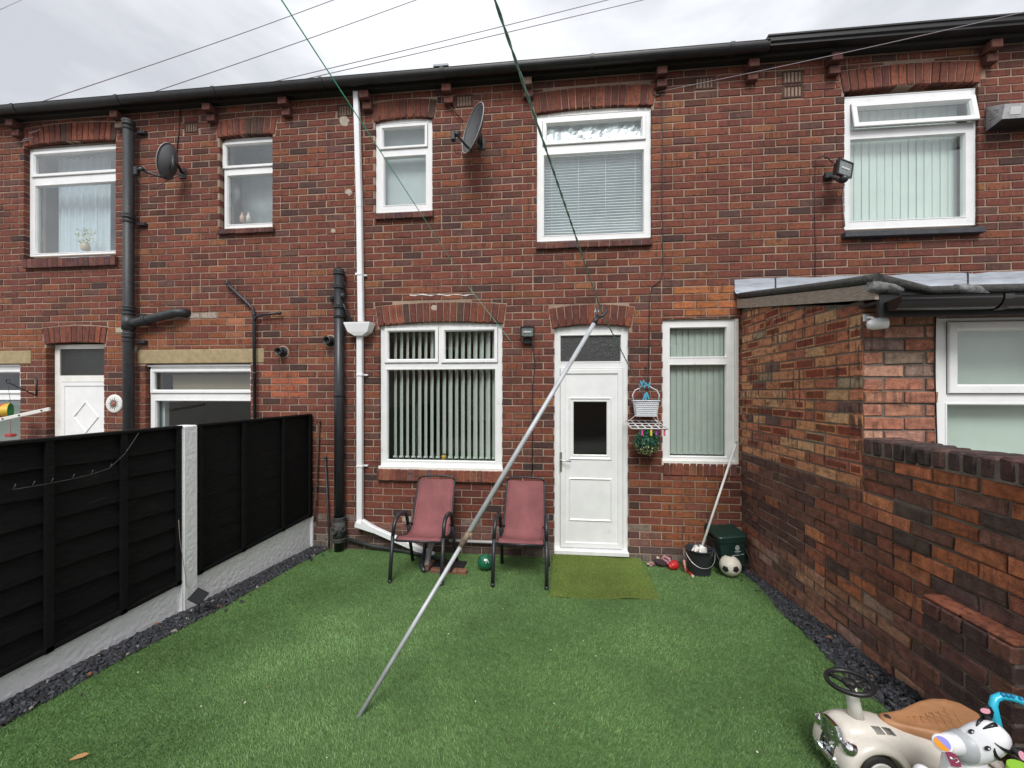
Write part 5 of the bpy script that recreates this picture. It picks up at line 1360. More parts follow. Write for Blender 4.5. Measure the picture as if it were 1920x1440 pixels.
s=MB(); dvm=(top-foot).normalized(); s.lathe([(.014,.10),(.022,.08),(.035,.03),(.05,0)],c=foot,axis=dvm,seg=12); s.build('socket',PVCO,t)
MOPM=mat('mop_yarn',(.72,.69,.64),.95,bump=1,bscale=150,var=.15,vscale=60); r=random.Random(9)
for i in range(46):
    a=r.uniform(0,6.28); R_=r.uniform(.02,.118); s=MB(); p0=foot+Vector((.02*math.cos(a),.02*math.sin(a),.03))
    p2=bc+Vector((R_*math.cos(a),R_*math.sin(a)*.9,hb+.0+r.uniform(-.02,.025)))
    p1=(p0+p2)*.5+Vector((0,0,r.uniform(.03,.07))); p3=bc+Vector((R_*.9*math.cos(a+.4),R_*.9*math.sin(a+.4),hb-.12))
    L_=[]
    for k in range(9):
        u=k/8; L_.append(p0*(1-u)**3+p1*3*u*(1-u)**2+p2*3*u*u*(1-u)+p3*u**3)
    s.tube(L_,.0095,6); s.build('yarn_strand',MOPM,t)
# ------------------------------------------------------------ caddy bin
cb=onG(1374,1078); cy=cb.y+.16; cpos=Vector((cb.x+.03,cy+.01,gz(cy)))
BG_=mat('bin_green',(.010,.034,.026),.42,bump=.25,bscale=60,var=.25,vscale=8)
t=thing('caddy_bin','dark green lidded caddy bin with a round white emblem in the wall corner','bin',tuple(cpos),(R(-4),R(-4),R(7)))
t.scale=(.9,.9,1.08)
def caddy_ring(z,w,d,cr): 
    o=[]
    for (sx,sy,a0) in ((1,1,0),(-1,1,90),(-1,-1,180),(1,-1,270)):
        for k in range(4):
            a=R(a0+30*k); o.append((sx*(w/2-cr)+cr*math.cos(a),sy*(d/2-cr)+cr*math.sin(a),z))
    return o
def loft(s,rings,cap=True):
    b=len(s.v); n=len(rings[0])
    for r_ in rings: s.v+= [tuple(v) for v in r_]
    for j in range(len(rings)-1):
        for k in range(n): k2=(k+1)%n; s.face((b+j*n+k,b+j*n+k2,b+(j+1)*n+k2,b+(j+1)*n+k))
    if cap: s.face([b+k for k in range(n)][::-1]); s.face([b+(len(rings)-1)*n+k for k in range(n)])
s=MB(); loft(s,[caddy_ring(0,.27,.26,.03),caddy_ring(.02,.275,.265,.03),caddy_ring(.30,.325,.335,.035),caddy_ring(.31,.345,.355,.04),caddy_ring(.335,.348,.358,.04)]); s.build('tub',BG_,t,local=True)
def slope(rg,dz=.16): return [(x,y_,z+(y_+.18)*dz) for x,y_,z in rg]
s=MB(); loft(s,[slope(caddy_ring(.336,.355,.365,.04)),slope(caddy_ring(.362,.36,.37,.045)),slope(caddy_ring(.372,.345,.355,.04)),slope(caddy_ring(.378,.30,.30,.04)),slope(caddy_ring(.372,.27,.27,.03))]); s.build('lid',BG_,t,local=True)
s=MB(); s.tube([(-.15,.14,.43),(-.15,.21,.46),(-.13,.235,.465),(.02,.235,.465),(.04,.21,.46),(.04,.14,.43)],.014,8); s.build('lid_handle',BG_,t,local=True)
s=MB(); s.tube([(-.175,.0,.30),(-.185,-.10,.20),(-.18,-.18,.12),(-.13,-.205,.095),(.13,-.205,.095),(.18,-.18,.12),(.185,-.10,.20),(.175,0,.30)],.007,8); s.build('carry_handle',BLACKP,t,local=True)
EMB=mat('print_pale',(.55,.6,.58),.5)
fy=lambda z: -.133-(.0345)*(z/.30)-.0035
s=MB()
def disc(s,cx,cz,r0,r1,n=24):
    b=len(s.v)
    for k in range(n):
        a=2*math.pi*k/n; s.v.append((cx+r0*math.cos(a),fy(cz+r0*math.sin(a)),cz+r0*math.sin(a))); s.v.append((cx+r1*math.cos(a),fy(cz+r1*math.sin(a)),cz+r1*math.sin(a)))
    for k in range(n): k2=(k+1)%n; s.face((b+2*k,b+2*k+1,b+2*k2+1,b+2*k2))
disc(s,.045,.255,.019,.026); disc(s,.045,.255,.006,.014); disc(s,.045,.255,.0001,.003); s.build('emblem',EMB,t,local=True,kind='stuff')
s=MB(); r=random.Random(4)
for (xa,xb,zz,h_) in ((.008,.082,.214,.009),(.028,.062,.203,.004),(-.03,.068,.178,.008),(.078,.115,.184,.007)):
    x=xa
    while x<xb:
        w_=r.uniform(.004,.007); s.add([(x,fy(zz),zz),(x+w_,fy(zz),zz),(x+w_,fy(zz+h_),zz+h_),(x,fy(zz+h_),zz+h_)],[(0,1,2,3)]); x+=w_+.0018
s.build('lettering',EMB,t,local=True,kind='stuff')
# ------------------------------------------------------------ football
fb_=onG(1374,1086); rb=.105; fc=Vector((fb_.x-.005,fb_.y+.05,gz(fb_.y)+rb+.012))
t=thing('football','worn cream and black football in front of the green caddy bin','ball',(fc.x,fc.y,fc.z-rb))
CRM=mat('ball_cream',(.66,.62,.52),.55,var=.12,vscale=14,bump=.5,bscale=120,dark=((.50,.36,.18),9,.6))
BKB=mat('ball_black',(.02,.018,.02),.5,bump=.5,bscale=120)
s=MB(); s.sphere(fc,rb,36,24); s.build('ball_skin',CRM,t)
def pent(px_,py_,ang,rr=.036):
    d_=ray(px_,py_); o_=CAM-fc; A=d_.dot(d_); B=2*o_.dot(d_); C_=o_.dot(o_)-rb*rb; D_=B*B-4*A*C_
    if D_<0: return
    h=(CAM+d_*((-B-math.sqrt(D_))/(2*A))-fc).normalized(); pent2(h,ang,rr)
def pent2(h,ang,rr=.036):
    U=h.orthogonal().normalized(); V=h.cross(U); s=MB(); s.smooth=True
    ring1=[]
    pts=[]
    for k in range(5):
        a0=ang+2*math.pi*k/5; a1=ang+2*math.pi*(k+1)/5
        for q_ in (0,.33,.66): pts.append(((U*math.cos(a0)+V*math.sin(a0)).lerp(U*math.cos(a1)+V*math.sin(a1),q_))*rr)
    for f_ in (.5,1.0,1.02):
        for p in pts: s.v.append(tuple(fc+(h*rb+p*f_).normalized()*(rb+(.0012 if f_<1.01 else -.001))))
    s.v.append(tuple(fc+h*(rb+.0012))); n=15; cI=len(s.v)-1
    for k in range(n):
        k2=(k+1)%n; s.face((cI,k,k2)); s.face((k,n+k,n+k2,k2)); s.face((n+k,2*n+k,2*n+k2,n+k2))
    s.build('black_panel',BKB,t)
pent(1360,1067,.3); pent(1380.5,1068,.9); pent(1373,1084.5,.5); pent(1391,1082,.2)
pent2(Vector((.3,.8,.5)).normalized(),0); pent2(Vector((0,.1,1)).normalized(),0); pent2(Vector((-.8,.55,.2)).normalized(),0)
# ------------------------------------------------------------ pet toys
rc=onG(1240,1063); t=thing('rope_toy','chewed dark plush toy with knotted pink and cream rope ends by the wall','dog toy',(rc.x,rc.y,gz(rc.y)))
s=MB(); s.sphere(rc+Vector((0,.02,.035)),.062,14,10,(1.25,.75,.6),Matrix.Rotation(.35,3,'Y')); s.build('plush_body',mat('plush_dark',(.045,.025,.03),.95,bump=2,bscale=120,var=.4,vscale=60),t)
RP=mat('rope_pink',(.45,.22,.25),.9,bump=1.5,bscale=160,var=.45,vscale=70); RC_=mat('rope_cream',(.62,.5,.36),.9,bump=1,bscale=150,var=.2,vscale=60)
for pts,m_,rr in (([(-.08,0,.02),(-.11,0,.045),(-.135,.01,.03),(-.125,.0,.01),(-.10,-.01,.012)],RP,.014),([(.01,.05,.06),(.05,.05,.10),(.09,.03,.085),(.10,.0,.05),(.11,-.02,.02)],RP,.017),([(.03,.04,.07),(.06,.01,.06),(.085,-.01,.03)],RP,.013),([(-.03,.05,.07),(-.02,.05,.09)],RC_,.018),([(.115,-.02,.012),(.125,-.03,.022)],RC_,.018),([(-.14,.0,.02),(-.145,.0,.035)],RC_,.014)):
    s=MB(); s.tube([rc+Vector(p) for p in pts],rr,8); s.build('rope_knot',m_,t)
rc=onG(1264,1070); rc.z=gz(rc.y)
s=MB(); s.lathe([(.001,-.055),(.028,-.05),(.036,-.04),(.030,-.034),(.044,-.022),(.048,-.012),(.040,-.005),(.052,.006),(.054,.016),(.044,.022),(.046,.036),(.034,.05),(.001,.055)],c=rc+Vector((0,.03,.045)),axis=(.9,.1,.35),seg=20)
tag(s.build('rubber_toy',mat('toy_red',(.50,.018,.022),.35,spec=.5)),'ribbed red rubber toy next to the dark plush toy','dog toy')
a=onG(1281,1062)+Vector((0,0,.02)); b=onG(1298,1082)+Vector((0,0,.016)); s=MB(); s.tube([a+(b-a)*k/12 for k in range(13)],[.010+.004*(k%2) for k in range(13)],8)
t=thing('stick_toy','thin red stick toy with a pale end beside the dark bucket','dog toy',tuple((a+b)/2)); s.build('stick',mat('toy_orange',(.55,.04,.02),.4,var=.4,vscale=60),t)
s=MB(); s.tube([b,b+(b-a).normalized()*.025],.013,8); s.build('pale_end',RC_,t)
s=MB(); a=bc+Vector((-.14,-.0,.0)); s.tube([a,a+Vector((-.015,.01,.13))],.012,8); tag(s.build('bone_toy',mat('toy_pink',(.6,.25,.22),.6)),'pink chew stick standing between the bucket and the wall','dog toy')
# ------------------------------------------------------------ clothes line, prop, hanging things
GRN=mat('line_green',(.05,.55,.36),.5); GRN2=mat('line_dull',(.20,.34,.29),.6,var=.35,vscale=90)
Zp=3.0; pb=onG(672,1345); pt=onD(1119,598,Zp); fork=onD(1127,582,Zp)
hook=onY(1212,688,-.04); low_=onY(1206,740,-.12)
def rope(pts,r,m,name,lab,twist=True):
    t=thing(name,lab,'clothes line',tuple(pts[0])); 
    L_=[]; 
    for a,b in zip(pts[:-1],pts[1:]):
        n=max(2,int((b-a).length/.02)); L_+=[a.lerp(b,k/n) for k in range(n)]
    L_.append(pts[-1])
    for ph in ((0,math.pi) if twist else (0,)):
        s=MB(); Q=[]
        for k,p in enumerate(L_):
            a_=k*.9+ph; rr=r*.75 if twist else 0; Q.append(p+Vector((math.cos(a_)*rr,0,math.sin(a_)*rr)))
        s.tube(Q,r,5); s.build('strand',m,t)
    return t
far1=onD(918,-30,1.15)
rope([far1,fork,low_],.0034,GRN2,'clothes_line','dull green twisted clothes line held up by the metal prop')
far2=onD(515,-20,1.35); rope([far2,onY(880,540,-.01).lerp(far2,.02),onY(958,640,-.012)],.0026,GRN,'washing_line','bright green washing line running from the top of the photo to the wall',False)
t=thing('clothes_prop','tall galvanised clothes prop leaning across the yard, its fork under the line','clothes prop',tuple(pb))
GAL=mat('galvanised_tube',(.50,.52,.54),.5,metal=.2,bump=.3,bscale=30,var=.15,vscale=9)
jn=pb.lerp(pt,.0); dv=pt-pb; 
def at_(px_):   # point along prop whose picture x is px_
    lo,hi=0.,1.
    for _ in range(40):
        m_=(lo+hi)/2; 
        if proj(pb+dv*m_)[0]<px_: lo=m_
        else: hi=m_
    return (lo+hi)/2
k1=at_(872); J1=pb+dv*k1
s=MB(); s.tube([pb,J1],.0125,16); s.build('lower_tube',GAL,t)
s=MB(); s.tube([J1-dv*.005,pt],.0165,16); s.build('upper_tube',GAL,t)
s=MB(); s.tube([J1-dv.normalized()*.05,J1+dv.normalized()*.055],.0185,16); s.build('sleeve',mat('sleeve_rust',(.20,.15,.11),.7,metal=.3,bump=1,var=.5,vscale=40),t)
s=MB(); s.bbox(-.012,.028,-.012,.012,-.01,.01,.003,Matrix.Translation(J1+dv.normalized()*.03)); s.build('clamp_bolt',mat('brass_dull',(.42,.33,.2),.5,metal=.5),t)
dn=dv.normalized(); sd_=Vector((1,0,0))-dn*dn.x; sd_.normalize()
s=MB(); s.tube([pt-dn*.05,pt+dn*.02],[.019,.016],12); s.build('head',BLACKP,t)
for sg in (-1,1):
    s=MB(); s.tube([pt+dn*.01,pt+dn*.05+sd_*.028*sg,pt+dn*.10+sd_*.036*sg,pt+dn*.135+sd_*.02*sg],[.011,.010,.009,.007],8); s.build('fork_tine',BLACKP,t)
# hook on the wall with cord down to the basket
s=MB(); s.tube([hook+Vector((0,.04,0)),hook,hook+Vector((0,-.01,-.02))],.008,8); s.tube([hook+Vector((-.005,0,-.01)),onY(1208,715,-.07),onY(1211,742,-.12)],.003,5); s.tube([hook+Vector((.003,0,-.01)),onY(1217,712,-.06),onY(1211,742,-.12)],.003,5)
tag(s.build('wall_hook',IRON,kind='stuff') if False else s.build('wall_hook',IRON),'dark wall hook with green cord loops right of the door','hook')
t=thing('peg_basket','white woven peg basket with an arched handle hanging right of the door','basket',tuple(onY(1211,755,-.12)))
bc_=onY(1211,767,-.12); WB=mat('basket_white',(.66,.68,.72),.5,var=.08)
def bk(v): return bc_+Vector(v)
s=MB(); hw0,hw1=.115,.138; zt2,zb2=.095,-.078
rg=lambda z,w,d: [tuple(bk(p)) for p in caddy_ring(z,w*2,d*2,.02)]
loft(s,[rg(zb2,hw0,.055),rg(zt2,hw1,.07)],False); b0=len(s.v); s.build('basket_wall',WB,t)
s=MB()
for j in range(8):
    z_=zb2+.012+(zt2-zb2-.02)*j/7.; f=(z_-zb2)/(zt2-zb2); hw=hw0+(hw1-hw0)*f; d_=-.055-.015*f
    for i in range(9):
        x_=-hw+.02+(2*hw-.04)*(i+(.5 if j%2 else 0))/9; s.bbox(bc_.x+x_,bc_.x+x_+.019,bc_.y+d_-.006,bc_.y+d_+.0,bc_.z+z_,bc_.z+z_+.012,.003)
s.build('weave',WB,t,kind='stuff')
s=MB(); s.tube([tuple(p) for p in rg(zt2,hw1+.004,.074)],.006,6,closed=True); s.tube([tuple(p) for p in rg(zb2,hw0+.002,.057)],.005,6,closed=True); s.build('rim',WB,t)
s=MB(); s.tube([bk((-.138,0,.09)),bk((-.148,0,.16)),bk((-.12,0,.215)),bk((-.075,0,.235)),bk((-.04,0,.262)),bk((0,0,.268)),bk((.04,0,.262)),bk((.075,0,.235)),bk((.12,0,.215)),bk((.148,0,.16)),bk((.138,0,.09))],.0065,8); s.build('handle',WB,t)
BLU=mat('peg_blue',(.08,.42,.60),.5); r=random.Random(3)
for i in range(6):
    s=MB(); M=Matrix.Translation(bk((r.uniform(-.05,.05),-.01,.265+r.uniform(-.015,.03))))@Matrix.Rotation(r.uniform(-1,1),4,'Y'); s.bbox(-.008,.008,-.006,.006,-.035,.035,.003,M)
    tag(s.build('clothes_peg',BLU),'one of the pale blue pegs bunched on the basket handle','clothes peg','blue pegs on the basket handle')
for i in range(3):
    s=MB(); M=Matrix.Translation(bk((-.02+.02*i,-.0,.135+.01*i)))@Matrix.Rotation(.3-.3*i,4,'Y'); s.bbox(-.008,.008,-.006,.006,-.045,.04,.003,M)
    tag(s.build('clothes_peg',BLU),'one of the pale blue pegs standing in the peg basket','clothes peg','blue pegs in the basket')
# airer
t=thing('peg_airer','white plastic folding peg airer under the woven basket','airer',tuple(onY(1210,797,-.14)))
ac=onY(1210,797,-.16); AW=mat('airer_white',(.68,.66,.66),.5,var=.08)
def ap(u,v,z=0): return ac+Vector((u*.185+v*.02,-.13*v,z-.03*v))
s=MB(); s.tube([ap(-1,-1,.01),ap(1,-1,.01),ap(1.02,1),ap(-1.05,1)],.009,8,closed=True); s.build('frame',AW,t)
for u in (-.6,-.2,.2,.6):
    s=MB(); s.tube([ap(u,-1,.01),ap(u,1)],.006,6); s.build('crossbar',AW,t)
for v in (-.33,.33):
    s=MB(); s.tube([ap(-1,v,.004),ap(1,v,.004)],.006,6); s.build('crossbar',AW,t)
for a_,b_ in (((-1,-.6),(-.11,0,-.07)),((1,-.6),(.12,0,-.07)),((.8,.2),(.07,0,-.07))):
    s=MB(); s.tube([ap(*a_),bk(b_)],.004,5); s.build('hanger_strap',AW,t)
for u,v,m_,nm in ((-.42,.9,mat('peg_pink',(.7,.08,.35),.5),'pink'),(.08,.95,mat('peg_yellow',(.75,.62,.05),.5),'yellow'),(.42,.8,mat('peg_purple',(.35,.08,.5),.5),'purple'),(.86,.9,mat('peg_rose',(.75,.12,.25),.5),'rose red')):
    p=ap(u,v,-.035); s=MB(); s.bbox(p.x-.010,p.x+.010,p.y-.006,p.y+.006,p.z-.045,p.z+.03,.003); tag(s.build('clothes_peg',m_),f'{nm} peg hanging from the white airer above the leaf ball','clothes peg')
# topiary ball
bl_=onY(1213,829,-.13); t=thing('topiary_ball','artificial green and cream leaf ball hanging beside the door','hanging ball',tuple(bl_))
s=MB(); s.sphere(bl_,.115,16,12); s.build('core',mat('topiary_dark',(.012,.03,.018),.9),t)
s=MB(); r=random.Random(8)
for i in range(1500):
    v=Vector((r.gauss(0,1),r.gauss(0,1),r.gauss(0,1))).normalized(); p=bl_+v*r.uniform(.112,.152)
    n_=(v+Vector((r.gauss(0,.45),r.gauss(0,.45),r.gauss(0,.45)))).normalized(); U=n_.orthogonal().normalized(); U=(U*math.cos(i)+n_.cross(U)*math.sin(i)); V=n_.cross(U); L_=r.uniform(.010,.018)
    yel=max(0,min(1,(-.02-v.z)*1.3)); 
    if r.random()<.55*yel: s.cc=(.50,.46,.24)
    else:
        k=r.uniform(.6,1.4); s.cc=(.025*k,.125*k,.075*k) if r.random()<.8 else (.10*k,.22*k,.12*k)
    s.add([p-U*L_*.6,p-V*L_*.45+n_*.003,p+U*L_,p+V*L_*.45+n_*.003],[(0,1,2,3)])
s.build('foliage',mat('topiary_leaf',attr=True,rough=.5,spec=.4),t,kind='stuff')
s=MB(); a=onY(1217,850,-.06); s.tube([a,a+Vector((.0,0,-.06)),a+Vector((.015,0,-.13)),a+Vector((.0,0,-.155)),a+Vector((-.018,0,-.125)),a+Vector((-.002,0,-.05))],.0045,6); tag(s.build('cable_loop',BLACKP),'black cable end looped on the wall beneath the leaf ball','cable')
# ------------------------------------------------------------ left neighbour's bits
c=onY(215,757,0); t=thing('wall_plaque','round white wall plaque with a brown sun face beside the left soil pipe','plaque',tuple(c))
s=MB(); s.lathe([(.001,-.014),(.105,-.014),(.122,-.010),(.125,.0)],c=c,axis=(0,1,0),seg=32); s.build('disc',mat('plaque_white',(.75,.75,.72),.4),t)
s=MB(); PBm=mat('plaque_brown',(.10,.06,.05),.5)
for k in range(14):
    a=2*math.pi*k/14; L_=.085 if k%2 else .072; s.prism([(c.x+.036*math.cos(a-.2),c.z+.036*math.sin(a-.2)),(c.x+.036*math.cos(a+.2),c.z+.036*math.sin(a+.2)),(c.x+L_*math.cos(a),c.z+L_*math.sin(a))],-.018,-.0142)
s.build('sun_rays',PBm,t,kind='stuff')
s=MB(); s.lathe([(.001,-.024),(.025,-.022),(.034,-.0142)],c=c,axis=(0,1,0),seg=18); s.build('sun_face',mat('plaque_rust',(.30,.12,.08),.6),t)
t=thing('wall_bracket','black hanging basket bracket on the wall left of the diamond door','bracket',tuple(onY(68,730,0)))
a=onY(68,710,-.01); b=onY(68,742,-.01); s=MB(); s.tube([a,b],.009,6); s.build('back_plate',IRON,t)
s=MB(); s.tube([b,onY(15,717,-.28)],.008,8); s.tube([onY(15,717,-.28)+Vector((.03*math.cos(k*.8),0,.03*math.sin(k*.8)+.015)) for k in range(8)],.006,6); s.build('arm',IRON,t)
bcn=onY(20,770,-.28); t=thing('wind_spinner','rainbow coloured balloon shaped spinner hanging from the black bracket','ornament',tuple(bcn))
for k,cl in enumerate(((.05,.35,.12),(.35,.55,.08),(.80,.55,.04),(.75,.20,.03),(.55,.02,.03),(.65,.42,.04))):
    s=MB(); s.smooth=True; n=10; a0=math.pi*(1-k/6.); a1=math.pi*(1-(k+1)/6.)
    for j in range(n+1):
        th=math.pi*j/n
        for q_ in range(4):
            ph=a0+(a1-a0)*q_/3+.75; s.v.append((bcn.x+.155*math.sin(th)*math.cos(ph),bcn.y-.155*math.sin(th)*math.sin(ph),bcn.z+.10*math.cos(th)))
    for j in range(n):
        for q_ in range(3): s.face((j*4+q_,(j+1)*4+q_,(j+1)*4+q_+1,j*4+q_+1))
    s.build('gore',mat('gore_%s'%['green','lime','yellow','orange','red','gold'][k],cl,.5),t)
s=MB(); s.tube([onY(15,722,-.28),bcn+Vector((0,0,.09))],.002,5); s.build('cord',IRON,t)
s=MB(); s.tube([bcn+Vector((0,0,-.1)),bcn+Vector((.0,0,-.3))],.002,5); s.bbox(bcn.x-.05,bcn.x+.05,bcn.y-.03,bcn.y+.03,bcn.z-.34,bcn.z-.30,.006); s.build('small_basket',mat('spinner_red',(.4,.04,.03),.5),t)
t=thing('airer_arm','white metal arm of a folding airer above the fence at far left','airer',tuple(onY(40,790,-.9)))
a=onY(-60,800,-.9); b=onY(93,767,-.9); s=MB(); dvv=b-a; M=Matrix.Translation(a)@Matrix.Rotation(-math.atan2(dvv.z,dvv.x),4,'Y'); s.bbox(0,dvv.length,-.012,.012,-.02,.02,.004,M); s.build('bar',mat('bar_white',(.72,.70,.66),.4),t)
for f_ in (.45,.65,.92):
    s=MB(); p=a+dvv*f_; s.bbox(p.x-.012,p.x+.012,p.y-.016,p.y-.01,p.z-.008,p.z+.008,.002); s.build('bar_slot',BLACKP,t)
# ------------------------------------------------------------ cut flowers on the left upper sill
vp=onY(160,470,.16); t=thing('flower_vase','pale vase of cream flowers on the sill inside the upper left window','vase',tuple(vp))
s=MB(); s.lathe([(.001,0),(.04,0),(.055,.04),(.045,.085),(.035,.10),(.04,.11)],c=vp,seg=16); s.build('vase',mat('vase_tan',(.55,.42,.28),.4),t)
s=MB(); r=random.Random(6)
for i in range(150):
    v=Vector((r.gauss(0,.07),r.gauss(0,.02),r.uniform(.10,.30))); p=vp+v; s.cc=(.72,.70,.5) if r.random()<.5 else (.16,.26,.12)
    L_=.012; n_=Vector((r.gauss(0,.6),-1,r.gauss(0,.6))).normalized(); U=n_.orthogonal().normalized(); V=n_.cross(U); s.add([p-U*L_,p-V*L_,p+U*L_,p+V*L_],[(0,1,2,3)])
s.build('flowers',MATS['topiary_leaf'],t,kind='stuff')
for k,xx in enumerate((454,466)):
    p=onY(xx,416,.15); s=MB(); s.lathe([(.001,0),(.028,0),(.028,.07),(.012,.09),(.012,.12),(.001,.12)],c=p,seg=12); tag(s.build('bottle',mat('bottle_peach',(.65,.36,.26),.4) if k==0 else mat('bottle_cream',(.72,.62,.55),.4)),['peach coloured bottle on the small upper left window sill','cream bottle on the small upper left window sill, right of the peach one'][k],'bottle')
# ------------------------------------------------------------ ride-on toy car (local frame: front = -X, ground z=0)
CRE=mat('car_cream',(.70,.65,.58),.32,coat=.25,bump=.05,bscale=200,var=.06,vscale=12,speck=.06)
CHR=mat('chrome',(.75,.76,.78),.10,metal=1)
TAN=mat('seat_tan',(.44,.215,.10),.5,bump=.35,bscale=140,var=.10,vscale=20)
TYR=mat('tyre_rubber',(.018,.018,.018),.6,bump=.3)
HP0=onG(1605,1288,.400); carY=HP0.y; carX=HP0.x-.125*.86
t=thing('ride_on_car','cream retro ride on toy car with a tan seat and black steering wheel','toy car',(carX,carY,gz(carY)),(-math.atan(SL),0,R(2)))
t.scale=(.86,.86,.86)
def body_section(x,half,zt,zb,sh):
    "closed ring in yz at x: rounded top"
    o=[]; n=16
    for k in range(n+1):
        a=math.pi*k/n; yy=half*math.copysign(abs(math.cos(a))**sh,math.cos(a)); zz=zb+(zt-zb)*(.45+.55*math.sin(a)**sh) if 0<k<n else zb+(zt-zb)*.45
        o.append((x,yy,zz))
    o.append((x,-half*.96,zb)); o.append((x,half*.96,zb)); return o
secs=[(.03,.075,.250,.085,.6),(.042,.088,.268,.08,.6),(.07,.095,.285,.08,.6),(.14,.100,.292,.08,.62),(.25,.105,.285,.085,.65),(.34,.115,.262,.085,.7),(.47,.13,.245,.09,.75),(.62,.135,.235,.10,.8),(.72,.125,.21,.11,.8),(.77,.09,.18,.12,.8)]
s=MB(); s.smooth=True; n=19
for c_ in secs: s.v+=body_section(*c_)
for j in range(len(secs)-1):
    for k in range(n): k2=(k+1)%n; s.face((j*n+k,(j+1)*n+k,(j+1)*n+k2,j*n+k2))
s.face(range(n)); s.face([ (len(secs)-1)*n+k for k in range(n)][::-1]); s.build('body',CRE,t,local=True)
# fenders: arches over the wheels
def fender(x,sy,r0,wd,nm='mudguard'):
    s=MB(); s.smooth=True; n=20; y0=sy*.085; y1=sy*(.085+wd)
    A=[math.pi*(-.06+1.12*k/n) for k in range(n+1)]
    for a in A:
        rr=r0
        # cross section: inner edge high, rounded outer lip
        for (yy,dr) in ((y0*.6,.035),(y0,.032),(y0+(y1-y0)*.55,.026),(y0+(y1-y0)*.9,.012),(y1,-.006),(y1-.006*sy,-.018),(y0+(y1-y0)*.6,-.012)):
            R2=rr+dr; s.v.append((x-R2*math.cos(a)*1.08,yy,.100+R2*math.sin(a)*1.0))
    m=7
    for k in range(n):
        for q_ in range(m-1):
            f=(k*m+q_,(k+1)*m+q_,(k+1)*m+q_+1,k*m+q_+1); s.face(f if sy<0 else f[::-1])
    s.build(nm,CRE,t,local=True)
for sy in (-1,1):
    fender(.155,sy,.122,.062); fender(.60,sy,.115,.055)
    for x_ in (.155,.60):
        s=MB(); yc=sy*.112; s.lathe([(.001,-.022),(.06,-.024),(.084,-.024),(.096,-.014),(.098,0),(.096,.014),(.084,.024),(.06,.024),(.001,.022)],c=(x_,yc,.098),axis=(0,1,0),seg=30); w_=s.build('wheel',TYR,t,local=True)
        s=MB(); s.lathe([(.064,.020),(.066,.0285),(.058,.030),(.050,.026),(.032,.027),(.024,.034),(.001,.036)],c=(x_,yc,.098),axis=(0,sy,0),seg=26); o=s.build('rim',mat('rim_white',(.72,.70,.68),.35),w_,local=True)
s=MB(); s.box(.03,.72,-.075,.075,.045,.10); s.build('chassis',BLACKP,t,local=True)
# grille and lamps
def shield(w,h,z0,x0,inset=0):
    o=[]; x0+=.028; z0-=.01; h*=1.05
    for (u,v) in ((-.62,0),(-.85,.25),(-1,.6),(-.97,.86),(-.7,.98),(-.3,1.0),(.3,1.0),(.7,.98),(.97,.86),(1,.6),(.85,.25),(.62,0)): o.append((x0,u*(w-inset),z0+inset+v*(h-2*inset)))
    return o
s=MB(); a_=shield(.066,.165,.105,-.004); b_=shield(.066,.165,.105,-.022); c_=shield(.066,.165,.105,-.022,.013); d_=shield(.066,.165,.105,-.010,.014)
s.v=a_+b_+c_+d_; 
for j in range(3):
    for k in range(12): k2=(k+1)%12; s.face((12*j+k,12*j+k2,12*(j+1)+k2,12*(j+1)+k))
s.build('grille_frame',CHR,t,local=True)
s=MB(); s.v=d_; s.face(range(12)); s.build('grille_panel',mat('grille_mirror',(.50,.55,.48),.16,metal=.9,bump=.6,bscale=9),t,local=True)
s=MB()
s.build('grille_badge',CHR,t,local=True) if False else None
for zz in (.20,.215): 
    s=MB(); s.tube([(.012,-.022,zz+.004),(.009,0,zz-.004),(.012,.022,zz+.004)],.0016,5); s.build('grille_badge',CHR,t,local=True)
for sy in (-1,1):
    s=MB(); s.lathe([(.001,.036),(.012,.033),(.026,.026),(.031,.018),(.034,.012),(.034,.0),(.028,-.03),(.018,-.05)],c=(.038,sy*.100,.195),axis=(-1,0,.05),seg=24); s.build('headlight',CHR,t,local=True)
# bumper
s=MB(); pts=[(.075,-.155,.075),(.0,-.148,.072),(-.03,-.11,.07),(-.042,-.05,.07),(-.045,0,.07),(-.042,.05,.07),(-.03,.11,.07),(.0,.148,.072),(.075,.155,.075)]
pts=[(p_[0]+.034,p_[1],p_[2]+.022) for p_ in pts]
s.tube(pts,[.010]+[.014]*7+[.010],10); s.build('bumper',CHR,t,local=True)
s=MB(); s.tube([(x_+.006,y_,z_-.022) for x_,y_,z_ in pts[1:-1]],.009,8); s.build('bumper_lower',CHR,t,local=True)
for sy in (-.055,.055):
    s=MB(); s.bbox(-.028,.004,sy-.012,sy+.012,.07,.122,.006); s.build('overrider',CHR,t,local=True)
for k in range(2):
    for j in range(7):
        x_=.155+.048*k+.006*j; s=MB(); s.bbox(x_,x_+.0028,-.089,-.064,.266,.2775,.0005,Matrix.Translation((0,0,.0))); s.build('bonnet_vent',BLACKP,t,local=True) if False else None
def onbody(x,yy):
    import bisect
    for a,b in zip(secs[:-1],secs[1:]):
        if a[0]<=x<=b[0]:
            f=(x-a[0])/(b[0]-a[0]); h=a[1]+(b[1]-a[1])*f; zt=a[2]+(b[2]-a[2])*f; zb=a[3]+(b[3]-a[3])*f; sh=a[4]
            c_=min(1,abs(yy)/h)**(1/sh); return zb+(zt-zb)*(.45+.55*math.sin(math.acos(c_))**sh)
    return .25
for k in range(2):
    for j in range(7):
        x_=.175+.052*k+.0062*j; s=MB(); pts=[(x_+.010*q_/4,-.058-.028*q_/4,onbody(x_,-.058-.028*q_/4)+.0006) for q_ in range(5)]; s.tube(pts,.0017,5); s.build('bonnet_vent',BLACKP,t,local=True)
